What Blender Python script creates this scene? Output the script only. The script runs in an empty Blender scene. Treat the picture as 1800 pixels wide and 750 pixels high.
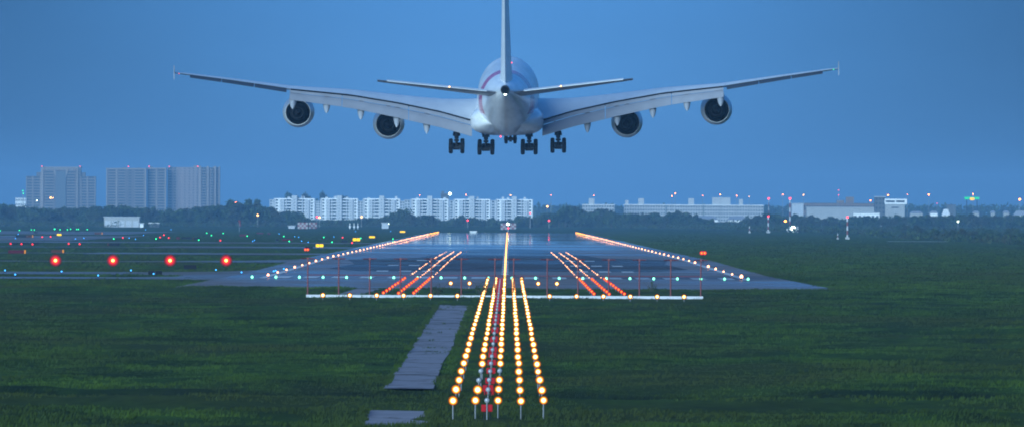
import bpy, math, random
import numpy as np
from mathutils import Vector, Matrix
R = math.radians
rnd = random.Random(7)
scene = bpy.context.scene
COL = scene.collection

# ------------------------------------------------------------------ camera
F = 20300.0                       # focal length in units of 1/1800 of the picture width
CAM = Vector((0.40, 0.0, 9.5))
roll = R(0.25)
a0, b0 = -6.5 / F, 12.5 / F
au = a0 * math.cos(roll) - b0 * math.sin(roll)
bu = a0 * math.sin(roll) + b0 * math.cos(roll)
ROT = Matrix.Rotation(au, 3, 'Z') @ Matrix.Rotation(R(90) - bu, 3, 'X') @ Matrix.Rotation(roll, 3, 'Z')
cam = bpy.data.objects.new('camera', bpy.data.cameras.new('camera'))
COL.objects.link(cam)
cam.matrix_world = Matrix.Translation(CAM) @ ROT.to_4x4()
cam.data.sensor_width = 36.0
cam.data.lens = F / 1800.0 * 36.0
cam.data.clip_start = 5.0
cam.data.clip_end = 60000.0
scene.camera = cam

def ray(px, py):
    return ROT @ Vector(((px - 900) / F, -(py - 375) / F, -1.0))
def pt(px, py, D):
    d = ray(px, py)
    return CAM + d * (D / d.y)

# ------------------------------------------------------------------ terrain profile (depth below the lens)
KN = [(-200, 9.7), (480, 9.62), (512, 9.5), (536, 8.97), (545, 8.97), (556, 10.2), (584, 10.2), (600, 9.5), (1111, 9.02),
      (1270, 8.95), (1411, 8.93), (1900, 8.85), (2374, 9.3), (2872, 9.7), (3423, 10.1), (4990, 11.5), (6000, 11.7), (40000, 11.7)]
KY = np.array([k[0] for k in KN], float); KH = np.array([k[1] for k in KN], float)
def zg(y):
    return float(CAM.z - np.interp(y, KY, KH))
def gp(px, py, lo=600.0, hi=9500.0):
    """point of the ground seen in that direction"""
    d = ray(px, py); s = d.z / d.y
    prev = None
    for y in np.arange(lo, hi, 10.0):
        g = CAM.z + s * y - zg(y)
        if g <= 0:
            y0, y1 = (y - 10.0, y)
            for _ in range(20):
                ym = (y0 + y1) / 2
                if CAM.z + s * ym - zg(ym) > 0: y0 = ym
                else: y1 = ym
            y = y1
            return Vector((CAM.x + d.x / d.y * y, y, zg(y)))
    y = hi
    return Vector((CAM.x + d.x / d.y * y, y, zg(y)))

# ------------------------------------------------------------------ materials
MATS = {}
def nodes_of(name):
    m = bpy.data.materials.new(name); m.use_nodes = True
    nt = m.node_tree; nt.nodes.clear()
    out = nt.nodes.new('ShaderNodeOutputMaterial')
    MATS[name] = m
    return m, nt, out
def N(nt, t, **kw):
    n = nt.nodes.new(t)
    for k, v in kw.items():
        if k.startswith('i_'):
            n.inputs[k[2:].replace('_', ' ')].default_value = v
        else: setattr(n, k, v)
    return n
def paint(name, col, rough=0.6, metal=0.0, var=0.12, scale=3.0, spec=0.5, coat=0.0, stretch=None):
    """surface with a procedural unevenness of tone"""
    m, nt, out = nodes_of(name)
    b = N(nt, 'ShaderNodeBsdfPrincipled'); L = nt.links.new
    b.inputs['Roughness'].default_value = rough; b.inputs['Metallic'].default_value = metal
    b.inputs['Specular IOR Level'].default_value = spec
    b.inputs['Coat Weight'].default_value = coat
    tc = N(nt, 'ShaderNodeTexCoord'); mp = N(nt, 'ShaderNodeMapping')
    if stretch: mp.inputs['Scale'].default_value = stretch
    no = N(nt, 'ShaderNodeTexNoise'); no.inputs['Scale'].default_value = scale; no.inputs['Detail'].default_value = 5
    mx = N(nt, 'ShaderNodeMix', data_type='RGBA')
    mx.inputs['A'].default_value = (*[c * (1 - var) for c in col], 1)
    mx.inputs['B'].default_value = (*[min(1, c * (1 + var)) for c in col], 1)
    L(tc.outputs['Object'], mp.inputs['Vector']); L(mp.outputs[0], no.inputs['Vector'])
    L(no.outputs['Fac'], mx.inputs['Factor']); L(mx.outputs['Result'], b.inputs['Base Color'])
    L(b.outputs[0], out.inputs[0])
    return m
def glow(name, col, strength, sampling='NONE'):
    m, nt, out = nodes_of(name)
    e = N(nt, 'ShaderNodeEmission'); e.inputs[0].default_value = (*col, 1); e.inputs[1].default_value = strength
    nt.links.new(e.outputs[0], out.inputs[0])
    try: m.cycles.emission_sampling = sampling
    except Exception: pass
    return m
def lens_mat(name, stops, sampling='FRONT'):
    """lamp glass: hot centre, with the halo around the lamp painted in as a dimming rim"""
    m, nt, out = nodes_of(name); L = nt.links.new
    tc = N(nt, 'ShaderNodeTexCoord'); sx = N(nt, 'ShaderNodeSeparateXYZ'); L(tc.outputs['Object'], sx.inputs[0])
    cb = N(nt, 'ShaderNodeCombineXYZ'); L(sx.outputs['X'], cb.inputs['X']); L(sx.outputs['Z'], cb.inputs['Z'])
    ln = N(nt, 'ShaderNodeVectorMath', operation='LENGTH'); L(cb.outputs[0], ln.inputs[0])
    cr = N(nt, 'ShaderNodeValToRGB'); L(ln.outputs['Value'], cr.inputs[0])
    k = max(max(c) for _, c in stops)
    els = cr.color_ramp.elements
    els[0].position = stops[0][0]; els[0].color = (*[v/k for v in stops[0][1]], 1)
    els[1].position = stops[-1][0]; els[1].color = (*[v/k for v in stops[-1][1]], 1)
    for p, c in stops[1:-1]:
        e = els.new(p); e.color = (*[v/k for v in c], 1)
    e = N(nt, 'ShaderNodeEmission'); e.inputs[1].default_value = k; L(cr.outputs[0], e.inputs[0]); L(e.outputs[0], out.inputs[0])
    m.cycles.emission_sampling = sampling
    return m

def ground_mat(name, cols, rough=0.95, s1=0.12, s2=1.3, spec=0.02, ystretch=1.0, ditch=False):  # ditch: paint the shade of the ditch bank in as a darker band
    m, nt, out = nodes_of(name); L = nt.links.new
    b = N(nt, 'ShaderNodeBsdfPrincipled'); b.inputs['Roughness'].default_value = rough
    b.inputs['Specular IOR Level'].default_value = spec
    ge = N(nt, 'ShaderNodeNewGeometry')
    n1 = N(nt, 'ShaderNodeTexNoise'); n1.inputs['Scale'].default_value = s1; n1.inputs['Detail'].default_value = 6; n1.inputs['Roughness'].default_value = 0.6
    n2 = N(nt, 'ShaderNodeTexNoise'); n2.inputs['Scale'].default_value = s2; n2.inputs['Detail'].default_value = 4
    n3 = N(nt, 'ShaderNodeTexNoise'); n3.inputs['Scale'].default_value = s1 * 0.22; n3.inputs['Detail'].default_value = 3
    mp = N(nt, 'ShaderNodeMapping'); mp.inputs['Scale'].default_value = (1.0, ystretch, 1.0); L(ge.outputs['Position'], mp.inputs['Vector'])
    for n in (n1, n2, n3): L(mp.outputs[0], n.inputs['Vector'])
    r1 = N(nt, 'ShaderNodeValToRGB'); L(n1.outputs['Fac'], r1.inputs[0])
    r1.color_ramp.elements[0].position = 0.40; r1.color_ramp.elements[0].color = (*cols[0], 1)
    r1.color_ramp.elements[1].position = 0.62; r1.color_ramp.elements[1].color = (*cols[2], 1)
    e = r1.color_ramp.elements.new(0.5); e.color = (*cols[1], 1)
    r3 = N(nt, 'ShaderNodeValToRGB'); L(n3.outputs['Fac'], r3.inputs[0])
    r3.color_ramp.elements[0].position = 0.45; r3.color_ramp.elements[1].position = 0.62
    mx = N(nt, 'ShaderNodeMix', data_type='RGBA'); L(r3.outputs[0], mx.inputs['Factor'])
    L(r1.outputs[0], mx.inputs['A']); mx.inputs['B'].default_value = (*cols[3], 1)
    h = N(nt, 'ShaderNodeHueSaturation'); L(mx.outputs['Result'], h.inputs['Color'])
    mr = N(nt, 'ShaderNodeMapRange'); L(n2.outputs['Fac'], mr.inputs[0])
    mr.inputs['From Min'].default_value = 0.3; mr.inputs['From Max'].default_value = 0.7
    mr.inputs['To Min'].default_value = 0.84; mr.inputs['To Max'].default_value = 1.18
    L(mr.outputs[0], h.inputs['Value']); L(h.outputs[0], b.inputs['Base Color'])
    if ditch:  # shade on the ditch bank, painted into the grass as a darker band
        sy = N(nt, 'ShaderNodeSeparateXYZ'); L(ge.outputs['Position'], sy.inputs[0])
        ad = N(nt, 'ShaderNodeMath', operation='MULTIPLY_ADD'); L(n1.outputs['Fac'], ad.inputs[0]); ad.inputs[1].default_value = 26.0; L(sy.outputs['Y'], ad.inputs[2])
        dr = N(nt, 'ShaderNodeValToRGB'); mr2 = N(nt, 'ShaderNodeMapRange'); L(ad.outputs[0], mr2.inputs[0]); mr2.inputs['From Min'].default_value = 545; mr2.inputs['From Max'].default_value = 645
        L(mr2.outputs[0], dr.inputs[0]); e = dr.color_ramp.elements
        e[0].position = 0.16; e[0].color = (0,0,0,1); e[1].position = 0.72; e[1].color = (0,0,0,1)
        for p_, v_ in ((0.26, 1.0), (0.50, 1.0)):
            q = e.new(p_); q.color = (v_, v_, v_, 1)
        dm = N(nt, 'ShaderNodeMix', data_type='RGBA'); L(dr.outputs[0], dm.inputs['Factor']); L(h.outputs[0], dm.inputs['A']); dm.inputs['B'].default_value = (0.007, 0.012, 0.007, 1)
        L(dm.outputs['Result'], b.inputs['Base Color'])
    L(b.outputs[0], out.inputs[0])
    return m
def soften(name):
    nt = MATS[name].node_tree
    b = [n for n in nt.nodes if n.type == 'BSDF_PRINCIPLED'][0]
    c = N(nt, 'ShaderNodeCombineXYZ'); c.inputs[0].default_value = 0.0; c.inputs[1].default_value = -0.20; c.inputs[2].default_value = 0.98
    g_ = N(nt, 'ShaderNodeNewGeometry'); m_ = N(nt, 'ShaderNodeMix', data_type='VECTOR'); m_.inputs['Factor'].default_value = 0.75
    nt.links.new(g_.outputs['Normal'], m_.inputs['A']); nt.links.new(c.outputs[0], m_.inputs['B'])
    v = N(nt, 'ShaderNodeVectorMath', operation='NORMALIZE'); nt.links.new(m_.outputs['Result'], v.inputs[0]); nt.links.new(v.outputs[0], b.inputs['Normal'])
GRASS = [(0.024, 0.043, 0.010), (0.038, 0.070, 0.012), (0.058, 0.104, 0.015), (0.044, 0.060, 0.015)]
ground_mat('grass', GRASS, s1=0.16, ystretch=0.35, ditch=True)  # ditch: bank shade painted into the colour
ground_mat('grass blades', [tuple(c * 1.05 for c in g) for g in GRASS], rough=0.9, spec=0.05, s1=0.16, ystretch=0.35, ditch=True)  # ditch: bank shade painted into the colour
soften('grass blades')

def wet_mat(name, base, r_lo, r_hi, s=0.02, stretch=(1.0, 0.12, 1.0), spec=0.5, far=False, wet=(0.3, 0.75), cracks=False):
    m, nt, out = nodes_of(name); L = nt.links.new
    b = N(nt, 'ShaderNodeBsdfPrincipled'); b.inputs['Specular IOR Level'].default_value = spec
    ge = N(nt, 'ShaderNodeNewGeometry'); mp = N(nt, 'ShaderNodeMapping'); mp.inputs['Scale'].default_value = stretch
    L(ge.outputs['Position'], mp.inputs['Vector'])
    n1 = N(nt, 'ShaderNodeTexNoise'); n1.inputs['Scale'].default_value = s; n1.inputs['Detail'].default_value = 7; n1.inputs['Roughness'].default_value = 0.62
    n2 = N(nt, 'ShaderNodeTexNoise'); n2.inputs['Scale'].default_value = 0.5; n2.inputs['Detail'].default_value = 5
    L(mp.outputs[0], n1.inputs['Vector']); L(ge.outputs['Position'], n2.inputs['Vector'])
    mr = N(nt, 'ShaderNodeMapRange'); L(n1.outputs['Fac'], mr.inputs[0])
    mr.inputs['From Min'].default_value = 0.38; mr.inputs['From Max'].default_value = 0.62
    mr.inputs['To Min'].default_value = r_lo; mr.inputs['To Max'].default_value = r_hi
    if far:    # standing water lies on the lower, far part of the runway
        sy = N(nt, 'ShaderNodeSeparateXYZ'); L(ge.outputs['Position'], sy.inputs[0])
        fr = N(nt, 'ShaderNodeMapRange'); L(sy.outputs['Y'], fr.inputs[0]); fr.inputs['From Min'].default_value = 1700; fr.inputs['From Max'].default_value = 3000
        fr.inputs['To Min'].default_value = 1.0; fr.inputs['To Max'].default_value = 0.10
        mm = N(nt, 'ShaderNodeMath', operation='MULTIPLY'); L(mr.outputs[0], mm.inputs[0]); L(fr.outputs[0], mm.inputs[1]); L(mm.outputs[0], b.inputs['Roughness'])
    else: L(mr.outputs[0], b.inputs['Roughness'])
    mx = N(nt, 'ShaderNodeMix', data_type='RGBA'); L(n2.outputs['Fac'], mx.inputs['Factor'])
    mx.inputs['A'].default_value = (*[c * 0.75 for c in base], 1); mx.inputs['B'].default_value = (*[c * 1.3 for c in base], 1)
    if cracks:     # weeds and dirt across the slabs
        mp5 = N(nt, 'ShaderNodeMapping'); mp5.inputs['Scale'].default_value = (0.22, 0.10, 1); L(ge.outputs['Position'], mp5.inputs['Vector'])
        n5 = N(nt, 'ShaderNodeTexNoise'); n5.inputs['Scale'].default_value = 1.6; n5.inputs['Detail'].default_value = 8; n5.inputs['Roughness'].default_value = 0.7; L(mp5.outputs[0], n5.inputs['Vector'])
        r5 = N(nt, 'ShaderNodeValToRGB'); L(n5.outputs['Fac'], r5.inputs[0]); e = r5.color_ramp.elements
        e[0].position = 0.34; e[0].color = (0.22, 0.24, 0.20, 1); e[1].position = 0.50; e[1].color = (1, 1, 1, 1)
        q = e.new(0.42); q.color = (0.72, 0.70, 0.68, 1)
        mm5 = N(nt, 'ShaderNodeMix', data_type='RGBA', blend_type='MULTIPLY'); mm5.inputs['Factor'].default_value = 1.0
        L(mx.outputs['Result'], mm5.inputs['A']); L(r5.outputs[0], mm5.inputs['B']); mx = mm5
    L(mx.outputs['Result'], b.inputs['Base Color'])
    df = N(nt, 'ShaderNodeBsdfDiffuse'); L(mx.outputs['Result'], df.inputs['Color'])
    n4 = N(nt, 'ShaderNodeTexNoise'); n4.inputs['Scale'].default_value = s*0.8; n4.inputs['Detail'].default_value = 6; n4.inputs['Roughness'].default_value = 0.6
    mp4 = N(nt, 'ShaderNodeMapping'); mp4.inputs['Location'].default_value = (31, 77, 5); mp4.inputs['Scale'].default_value = (1.0, 0.22, 1); L(ge.outputs['Position'], mp4.inputs['Vector']); L(mp4.outputs[0], n4.inputs['Vector'])
    w4 = N(nt, 'ShaderNodeMapRange'); L(n4.outputs['Fac'], w4.inputs[0]); w4.inputs['From Min'].default_value = 0.44; w4.inputs['From Max'].default_value = 0.57
    w4.inputs['To Min'].default_value = wet[0]; w4.inputs['To Max'].default_value = wet[1]
    ws = w4.outputs[0]
    if far:
        wf = N(nt, 'ShaderNodeMapRange'); L(sy.outputs['Y'], wf.inputs[0]); wf.inputs['From Min'].default_value = 1900; wf.inputs['From Max'].default_value = 3200
        wf.inputs['To Min'].default_value = 0.0; wf.inputs['To Max'].default_value = 0.55
        wa = N(nt, 'ShaderNodeMath', operation='ADD'); wa.use_clamp = True; L(ws, wa.inputs[0]); L(wf.outputs[0], wa.inputs[1]); ws = wa.outputs[0]
    ms = N(nt, 'ShaderNodeMixShader'); L(ws, ms.inputs[0]); L(df.outputs[0], ms.inputs[1]); L(b.outputs[0], ms.inputs[2])
    L(ms.outputs[0], out.inputs[0])
    return m
wet_mat('wet asphalt', (0.20, 0.17, 0.165), 0.12, 0.42, 0.03, (0.7, 0.25, 1), far=True, wet=(0.16, 0.66))
wet_mat('wet rubbered asphalt', (0.075, 0.066, 0.066), 0.07, 0.34, 0.03, (0.7, 0.25, 1), far=True, wet=(0.10, 0.46))
wet_mat('damp concrete', (0.17, 0.155, 0.15), 0.16, 0.48, 0.03, wet=(0.12, 0.5))
wet_mat('path concrete', (0.27, 0.26, 0.30), 0.6, 0.85, 0.4, (1, 0.35, 1), 0.2, wet=(0.0, 0.25), cracks=True)
wet_mat('road marking', (0.62, 0.62, 0.62), 0.3, 0.5, 0.05)

paint('white paint', (0.78, 0.78, 0.78), 0.35, var=0.05, scale=0.4)
paint('grey metal', (0.15, 0.155, 0.17), 0.45, 0.4)
paint('dark metal', (0.014, 0.014, 0.016), 0.6, spec=0.12)
paint('red paint', (0.36, 0.008, 0.012), 0.7, spec=0.1)
paint('mast red paint', (0.15, 0.018, 0.018), 0.5)
paint('black sign back', (0.010, 0.010, 0.012), 0.7, spec=0.05)
paint('maroon sign', (0.07, 0.008, 0.014), 0.7, spec=0.05)
paint('brown sign', (0.07, 0.028, 0.016), 0.7, spec=0.05)
paint('beam white', (0.50, 0.50, 0.53), 0.5, var=0.08, scale=0.6)
paint('tyre rubber', (0.008, 0.008, 0.009), 0.8, spec=0.08)
paint('apartment wall', (0.72, 0.72, 0.72), 0.7, var=0.10, scale=0.12)
paint('apartment bay', (0.44, 0.45, 0.47), 0.7, var=0.08, scale=0.12)
paint('flats wall', (0.36, 0.36, 0.37), 0.7, var=0.12, scale=0.12)
paint('tower wall', (0.10, 0.08, 0.07), 0.75, var=0.12, scale=0.1)
paint('tower trim', (0.22, 0.175, 0.15), 0.7, var=0.1, scale=0.1)
paint('tower recess', (0.06, 0.07, 0.08), 0.6, var=0.2, scale=0.1)
paint('tower pink wall', (0.20, 0.155, 0.145), 0.75, var=0.1, scale=0.1)
paint('dark window', (0.02, 0.025, 0.03), 0.25, var=0.3, scale=0.3)
paint('hall wall', (0.30, 0.30, 0.30), 0.7, var=0.12, scale=0.2)
paint('roof sheet', (0.36, 0.38, 0.42), 0.5, var=0.12, scale=0.2)
paint('dark roof', (0.09, 0.085, 0.09), 0.7, var=0.2, scale=0.2)
paint('brown wall', (0.16, 0.11, 0.09), 0.8, var=0.2, scale=0.2)
paint('bark', (0.05, 0.04, 0.03), 0.9)
ground_mat('foliage', [(0.014, 0.030, 0.014), (0.030, 0.055, 0.020), (0.055, 0.085, 0.028), (0.040, 0.045, 0.025)], 0.9, 0.35, 1.5, 0.1)

ORANGE = (1.0, 0.42, 0.09)
AMB = [(0.0, (12.0, 7.5, 3.0)), (0.34, (7.0, 4.2, 1.6)), (0.43, (2.4, 1.4, 0.45)), (0.56, (1.3, 0.58, 0.05)), (0.74, (0.70, 0.18, 0.01)), (0.88, (0.25, 0.055, 0.004)), (1.0, (0.04, 0.016, 0.006))]  # outer stops paint the lamp's halo into the glass
lens_mat('amber approach lens', AMB)
lens_mat('amber crossbar lens', AMB)
lens_mat('red side lens', [(0.0, (1.7, 0.95, 0.06)), (0.28, (1.6, 0.60, 0.03)), (0.48, (1.3, 0.06, 0.02)), (1.0, (0.7, 0.01, 0.03))])
lens_mat('red slope lens', [(0.0, (3.5, 2.8, 1.2)), (0.20, (3.0, 1.6, 0.2)), (0.32, (1.5, 0.05, 0.04)), (0.55, (0.75, 0.015, 0.015)), (0.78, (0.22, 0.012, 0.012)), (1.0, (0.02, 0.014, 0.012))])  # oversized glass with the red halo painted in, fading to the ground's tone
glow('white runway lens', (1.0, 0.40, 0.19), 5.0)
glow('white touchdown lens', (1.0, 0.42, 0.20), 4.0)
glow('yellow runway lens', (1.0, 0.36, 0.02), 5.0)
glow('centreline lens', (1.0, 0.42, 0.10), 3.6)
glow('green lens', (0.03, 1.0, 0.35), 2.8)
glow('green threshold lens', (0.22, 1.0, 0.65), 2.6)
glow('blue lens', (0.05, 0.36, 1.0), 3.0)
glow('red lens', (1.0, 0.05, 0.07), 4.0)
glow('red taxiway lens', (1.0, 0.03, 0.04), 2.6)
glow('orange lens', (1.0, 0.22, 0.03), 14.0)
glow('sodium lens', (1.0, 0.45, 0.12), 6.0)
glow('white lens', (0.8, 1.0, 0.75), 8.0)
glow('lit yellow panel', (1.0, 0.62, 0.0), 1.5)
glow('lit orange panel', (1.0, 0.42, 0.04), 0.55)
glow('lit green panel', (0.02, 0.75, 0.28), 1.1)
paint('grey glass lens', (0.26, 0.27, 0.30), 0.2, var=0.2, scale=6)

# ------------------------------------------------------------------ mesh helpers
class MB:
    def __init__(s): s.v = []; s.f = []
    def add(s, vs, fs):
        o = len(s.v); s.v += [tuple(v) for v in vs]; s.f += [tuple(i + o for i in f) for f in fs]; return s
    def box(s, x0, x1, y0, y1, z0, z1):
        return s.add([(x0,y0,z0),(x1,y0,z0),(x1,y1,z0),(x0,y1,z0),(x0,y0,z1),(x1,y0,z1),(x1,y1,z1),(x0,y1,z1)],
                     [(0,3,2,1),(4,5,6,7),(0,1,5,4),(1,2,6,5),(2,3,7,6),(3,0,4,7)])
    def tube(s, p, q, r0, r1=None, n=8):
        r1 = r0 if r1 is None else r1
        p = Vector(p); q = Vector(q); d = (q - p).normalized()
        u = d.orthogonal().normalized(); w = d.cross(u)
        vs = []
        for c, r in ((p, r0), (q, r1)):
            for k in range(n):
                a = 2 * math.pi * k / n
                vs.append(c + (u * math.cos(a) + w * math.sin(a)) * r)
        fs = [(k, (k+1) % n, n + (k+1) % n, n + k) for k in range(n)]
        fs += [tuple(range(n-1, -1, -1)), tuple(range(n, 2*n))]
        return s.add(vs, fs)
    def lathe(s, prof, c=(0,0,0), axis='Y', n=32, cap=True):
        """prof: list of (along, radius)"""
        c = Vector(c); vs = []
        for (t, r) in prof:
            for k in range(n):
                a = 2 * math.pi * k / n
                if axis == 'Y': vs.append(c + Vector((r*math.cos(a), t, r*math.sin(a))))
                elif axis == 'X': vs.append(c + Vector((t, r*math.cos(a), r*math.sin(a))))
                else: vs.append(c + Vector((r*math.cos(a), r*math.sin(a), t)))
        fs = []
        for i in range(len(prof)-1):
            for k in range(n):
                fs.append((i*n+k, i*n+(k+1)%n, (i+1)*n+(k+1)%n, (i+1)*n+k))
        if cap: fs += [tuple(range(n-1,-1,-1)), tuple(range((len(prof)-1)*n, len(prof)*n))]
        return s.add(vs, fs)
    def loft(s, rings, cap=True):
        n = len(rings[0]); vs = [p for r in rings for p in r]; fs = []
        for i in range(len(rings)-1):
            for k in range(n): fs.append((i*n+k, i*n+(k+1)%n, (i+1)*n+(k+1)%n, (i+1)*n+k))
        if cap: fs += [tuple(range(n-1,-1,-1)), tuple(range((len(rings)-1)*n, len(rings)*n))]
        return s.add(vs, fs)
    def mesh(s, name, mat, smooth=False):
        me = bpy.data.meshes.new(name); me.from_pydata(s.v, [], s.f)
        me.materials.append(MATS[mat]) 
        me.update()
        if smooth: me.polygons.foreach_set('use_smooth', [True]*len(me.polygons))
        return me
    def build(s, name, mat, parent=None, loc=(0,0,0), smooth=False):
        return put(s.mesh(name, mat, smooth), name, parent, loc)
def put(me, name, parent=None, loc=(0,0,0), scale=None):
    o = bpy.data.objects.new(name, me); COL.objects.link(o); o.location = loc
    if parent is not None: o.parent = parent
    if scale is not None: o.scale = scale
    return o
def fix_normals(o):
    import bmesh
    bm = bmesh.new(); bm.from_mesh(o.data); bmesh.ops.recalc_face_normals(bm, faces=bm.faces[:]); bm.to_mesh(o.data); bm.free()
def smooth_angle(o, deg=35):
    fix_normals(o)
    me = o.data
    me.polygons.foreach_set('use_smooth', [True]*len(me.polygons))
    try: me.set_sharp_from_angle(angle=R(deg))
    except Exception: pass
    return o
def tag(o, label=None, cat=None, group=None, kind=None):
    if label: o['label'] = label
    if cat: o['category'] = cat
    if group: o['group'] = group
    if kind: o['kind'] = kind
    return o
def empty(name, loc, label, cat, group=None):
    o = bpy.data.objects.new(name, None); COL.objects.link(o); o.location = loc
    o.empty_display_size = 0.5
    return tag(o, label, cat, group)
ORD = ('first second third fourth fifth sixth seventh eighth ninth tenth eleventh twelfth thirteenth fourteenth fifteenth sixteenth '
       'seventeenth eighteenth nineteenth twentieth').split()
def ordw(n):
    """1 -> first ... in words"""
    if n <= 20: return ORD[n-1]
    tens = {2:'twenty',3:'thirty',4:'forty',5:'fifty',6:'sixty',7:'seventy',8:'eighty',9:'ninety',10:'hundred',11:'hundred and ten',12:'hundred and twenty'}
    tn = {2:'twentieth',3:'thirtieth',4:'fortieth',5:'fiftieth',6:'sixtieth',7:'seventieth',8:'eightieth',9:'ninetieth',10:'hundredth'}
    t, u = divmod(n, 10)
    if t < 10: return tn[t] if u == 0 else tens[t] + '-' + ORD[u-1]
    h, u = divmod(n, 100)
    return 'hundredth' if u == 0 else 'hundred and ' + ordw(u)

# ------------------------------------------------------------------ noise (numpy)
def vnoise(x, y, seed=0):
    xi = np.floor(x).astype(np.int64); yi = np.floor(y).astype(np.int64)
    fx = x - xi; fy = y - yi; fx = fx*fx*(3-2*fx); fy = fy*fy*(3-2*fy)
    def h(a, b):
        n = (a * 374761393 + b * 668265263 + seed * 1442695041) & 0xffffffff
        n = ((n ^ (n >> 13)) * 1274126177) & 0xffffffff
        return ((n ^ (n >> 16)) & 0xffff) / 65535.0
    return (h(xi,yi)*(1-fx)+h(xi+1,yi)*fx)*(1-fy) + (h(xi,yi+1)*(1-fx)+h(xi+1,yi+1)*fx)*fy
def fbm(x, y, oct=4, seed=0):
    s = 0; a = 0.5
    for o in range(oct): s = s + a*vnoise(x*2**o, y*2**o, seed+o); a *= 0.5
    return s

def np_mesh(name, verts, faces, mat, smooth=False):
    me = bpy.data.meshes.new(name); nv = len(verts); nf, k = faces.shape
    me.vertices.add(nv); me.vertices.foreach_set('co', verts.astype(np.float32).ravel())
    me.loops.add(nf*k); me.loops.foreach_set('vertex_index', faces.astype(np.int32).ravel())
    me.polygons.add(nf); me.polygons.foreach_set('loop_start', np.arange(0, nf*k, k, dtype=np.int32))
    me.polygons.foreach_set('loop_total', np.full(nf, k, dtype=np.int32))
    if smooth: me.polygons.foreach_set('use_smooth', np.ones(nf, dtype=bool))
    me.materials.append(MATS[mat]); me.update(calc_edges=True)
    return me

# ------------------------------------------------------------------ setting: ground
RW = 34.0      # half width of paved runway
# taxiways and strips on the left: (y0, y1, x0, x1) in metres
STRIPS = [(1262, 1269, -200, -52), (1392, 1425, -200, -33.9), (1480, 1532, -220, -33.9), (1796, 1822, -260, -33.9), (2120, 2215, -78, -33.9),
          (2160, 2190, -330, -78), (2545, 2680, -80, -33.9), (2560, 2600, -400, -80), (2960, 3080, -500, -33.9), (3150, 3900, -600, -120), (4150, 4900, -700, -140)]
def strip_outline(i):
    y0, y1, x0, x1 = STRIPS[i]
    return [(x0, y0), (x1, y0), (x1, y1), (x0, y1)]
PATHS = []      # polygons of pavement in plan
PATHS.append(('runway', [(-RW-2, 1246), (RW+2.4, 1246), (RW, 1500), (RW, 4990), (-RW, 4990), (-RW, 1500)], 'wet asphalt', 'dark wet runway'))
for i in range(len(STRIPS)):
    PATHS.append(('taxiway', strip_outline(i), 'damp concrete', ''))
# fillets where the taxiways join the runway
PATHS.append(('taxiway', [(-33.95, 1375), (-33.95, 1392), (-44, 1392)], 'damp concrete', ''))
PATHS.append(('taxiway', [(-33.95, 1425), (-33.95, 1480), (-47, 1480), (-41, 1462), (-41, 1442), (-47, 1425)], 'damp concrete', ''))
PATHS.append(('taxiway', [(-33.95, 1532), (-47, 1532), (-38, 1552), (-33.95, 1590)], 'damp concrete', ''))
PATHS.append(('taxiway', [(-33.95, 1822), (-60, 1822), (-42, 1850), (-33.95, 1900)], 'damp concrete', ''))
# small service road crossing the strip of grass before the runway
PATHS.append(('service_road', [(-16.9, 1160), (-14.4, 1160), (-13.3, 1245.9), (-16.0, 1245.9)], 'path concrete', ''))
# concrete path beside the approach lights
pw = [(-6.05, 600.5), (-3.45, 600.5), (-3.5, 700), (-3.2, 760), (-3.35, 830), (-2.95, 930), (-2.8, 1050), (-6.0, 1062), (-6.1, 900), (-5.9, 760)]
PATHS.append(('path', pw, 'path concrete', ''))
PATHS.append(('path', [(-6.1, 498), (-3.2, 500), (-2.9, 509), (-3.9, 513), (-3.0, 517), (-3.2, 522), (-6.0, 523), (-5.8, 512)], 'path concrete', ''))

def in_poly(x, y, poly):
    ins = np.zeros(x.shape, bool); n = len(poly)
    for i in range(n):
        x0, y0 = poly[i]; x1, y1 = poly[(i+1) % n]
        c = ((y0 > y) != (y1 > y))
        with np.errstate(divide='ignore', invalid='ignore'):
            xi = (x1-x0)*(y-y0)/((y1-y0) if y1 != y0 else 1e-9)+x0
        ins ^= c & (x < xi)
    return ins
def paved(x, y):
    m = np.zeros(x.shape, bool)
    for _, poly, _, _ in PATHS:
        ys = [p[1] for p in poly]; xs = [p[0] for p in poly]
        b = (x > min(xs)) & (x < max(xs)) & (y > min(ys)) & (y < max(ys))
        if b.any(): m |= b & in_poly(x, y, poly)
    return m

import bmesh
def sheet(name, poly, mat, lift, parent=None):
    bm = bmesh.new()
    f = bm.faces.new([bm.verts.new((x, y, 0)) for x, y in poly])
    if f.normal.z < 0: pass
    y0 = min(p[1] for p in poly); y1 = max(p[1] for p in poly)
    cuts = [k for k in KY if y0 < k < y1]
    for k in cuts:
        bmesh.ops.bisect_plane(bm, geom=bm.verts[:] + bm.edges[:] + bm.faces[:], plane_co=(0, k, 0), plane_no=(0, 1, 0))
    for v in bm.verts: v.co.z = zg(v.co.y) + lift
    bmesh.ops.recalc_face_normals(bm, faces=bm.faces[:])
    me = bpy.data.meshes.new(name); bm.to_mesh(me); bm.free()
    if me.polygons[0].normal.z < 0: me.flip_normals()
    me.materials.append(MATS[mat])
    o = put(me, name, parent)
    if parent is None: o['kind'] = 'structure'
    return o

# base sheet following the profile out to the horizon
gy = sorted(set(list(KY) + [450.0, 20000.0, 30000.0]))
mb = MB(); rows = []
gx = [-6000, -1500, -300, 300, 1500, 6000]
for y in gy:
    low = 0.25 if y < 1250 else (0.05 if y > 1300 else 0.12)
    for x in gx: mb.v.append((x, y, zg(y) - low))
w = len(gx)
for i in range(len(gy)-1):
    for j in range(w-1): mb.f.append((i*w+j, i*w+j+1, (i+1)*w+j+1, (i+1)*w+j))
g = mb.build('ground', 'grass'); g['kind'] = 'structure'

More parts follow.
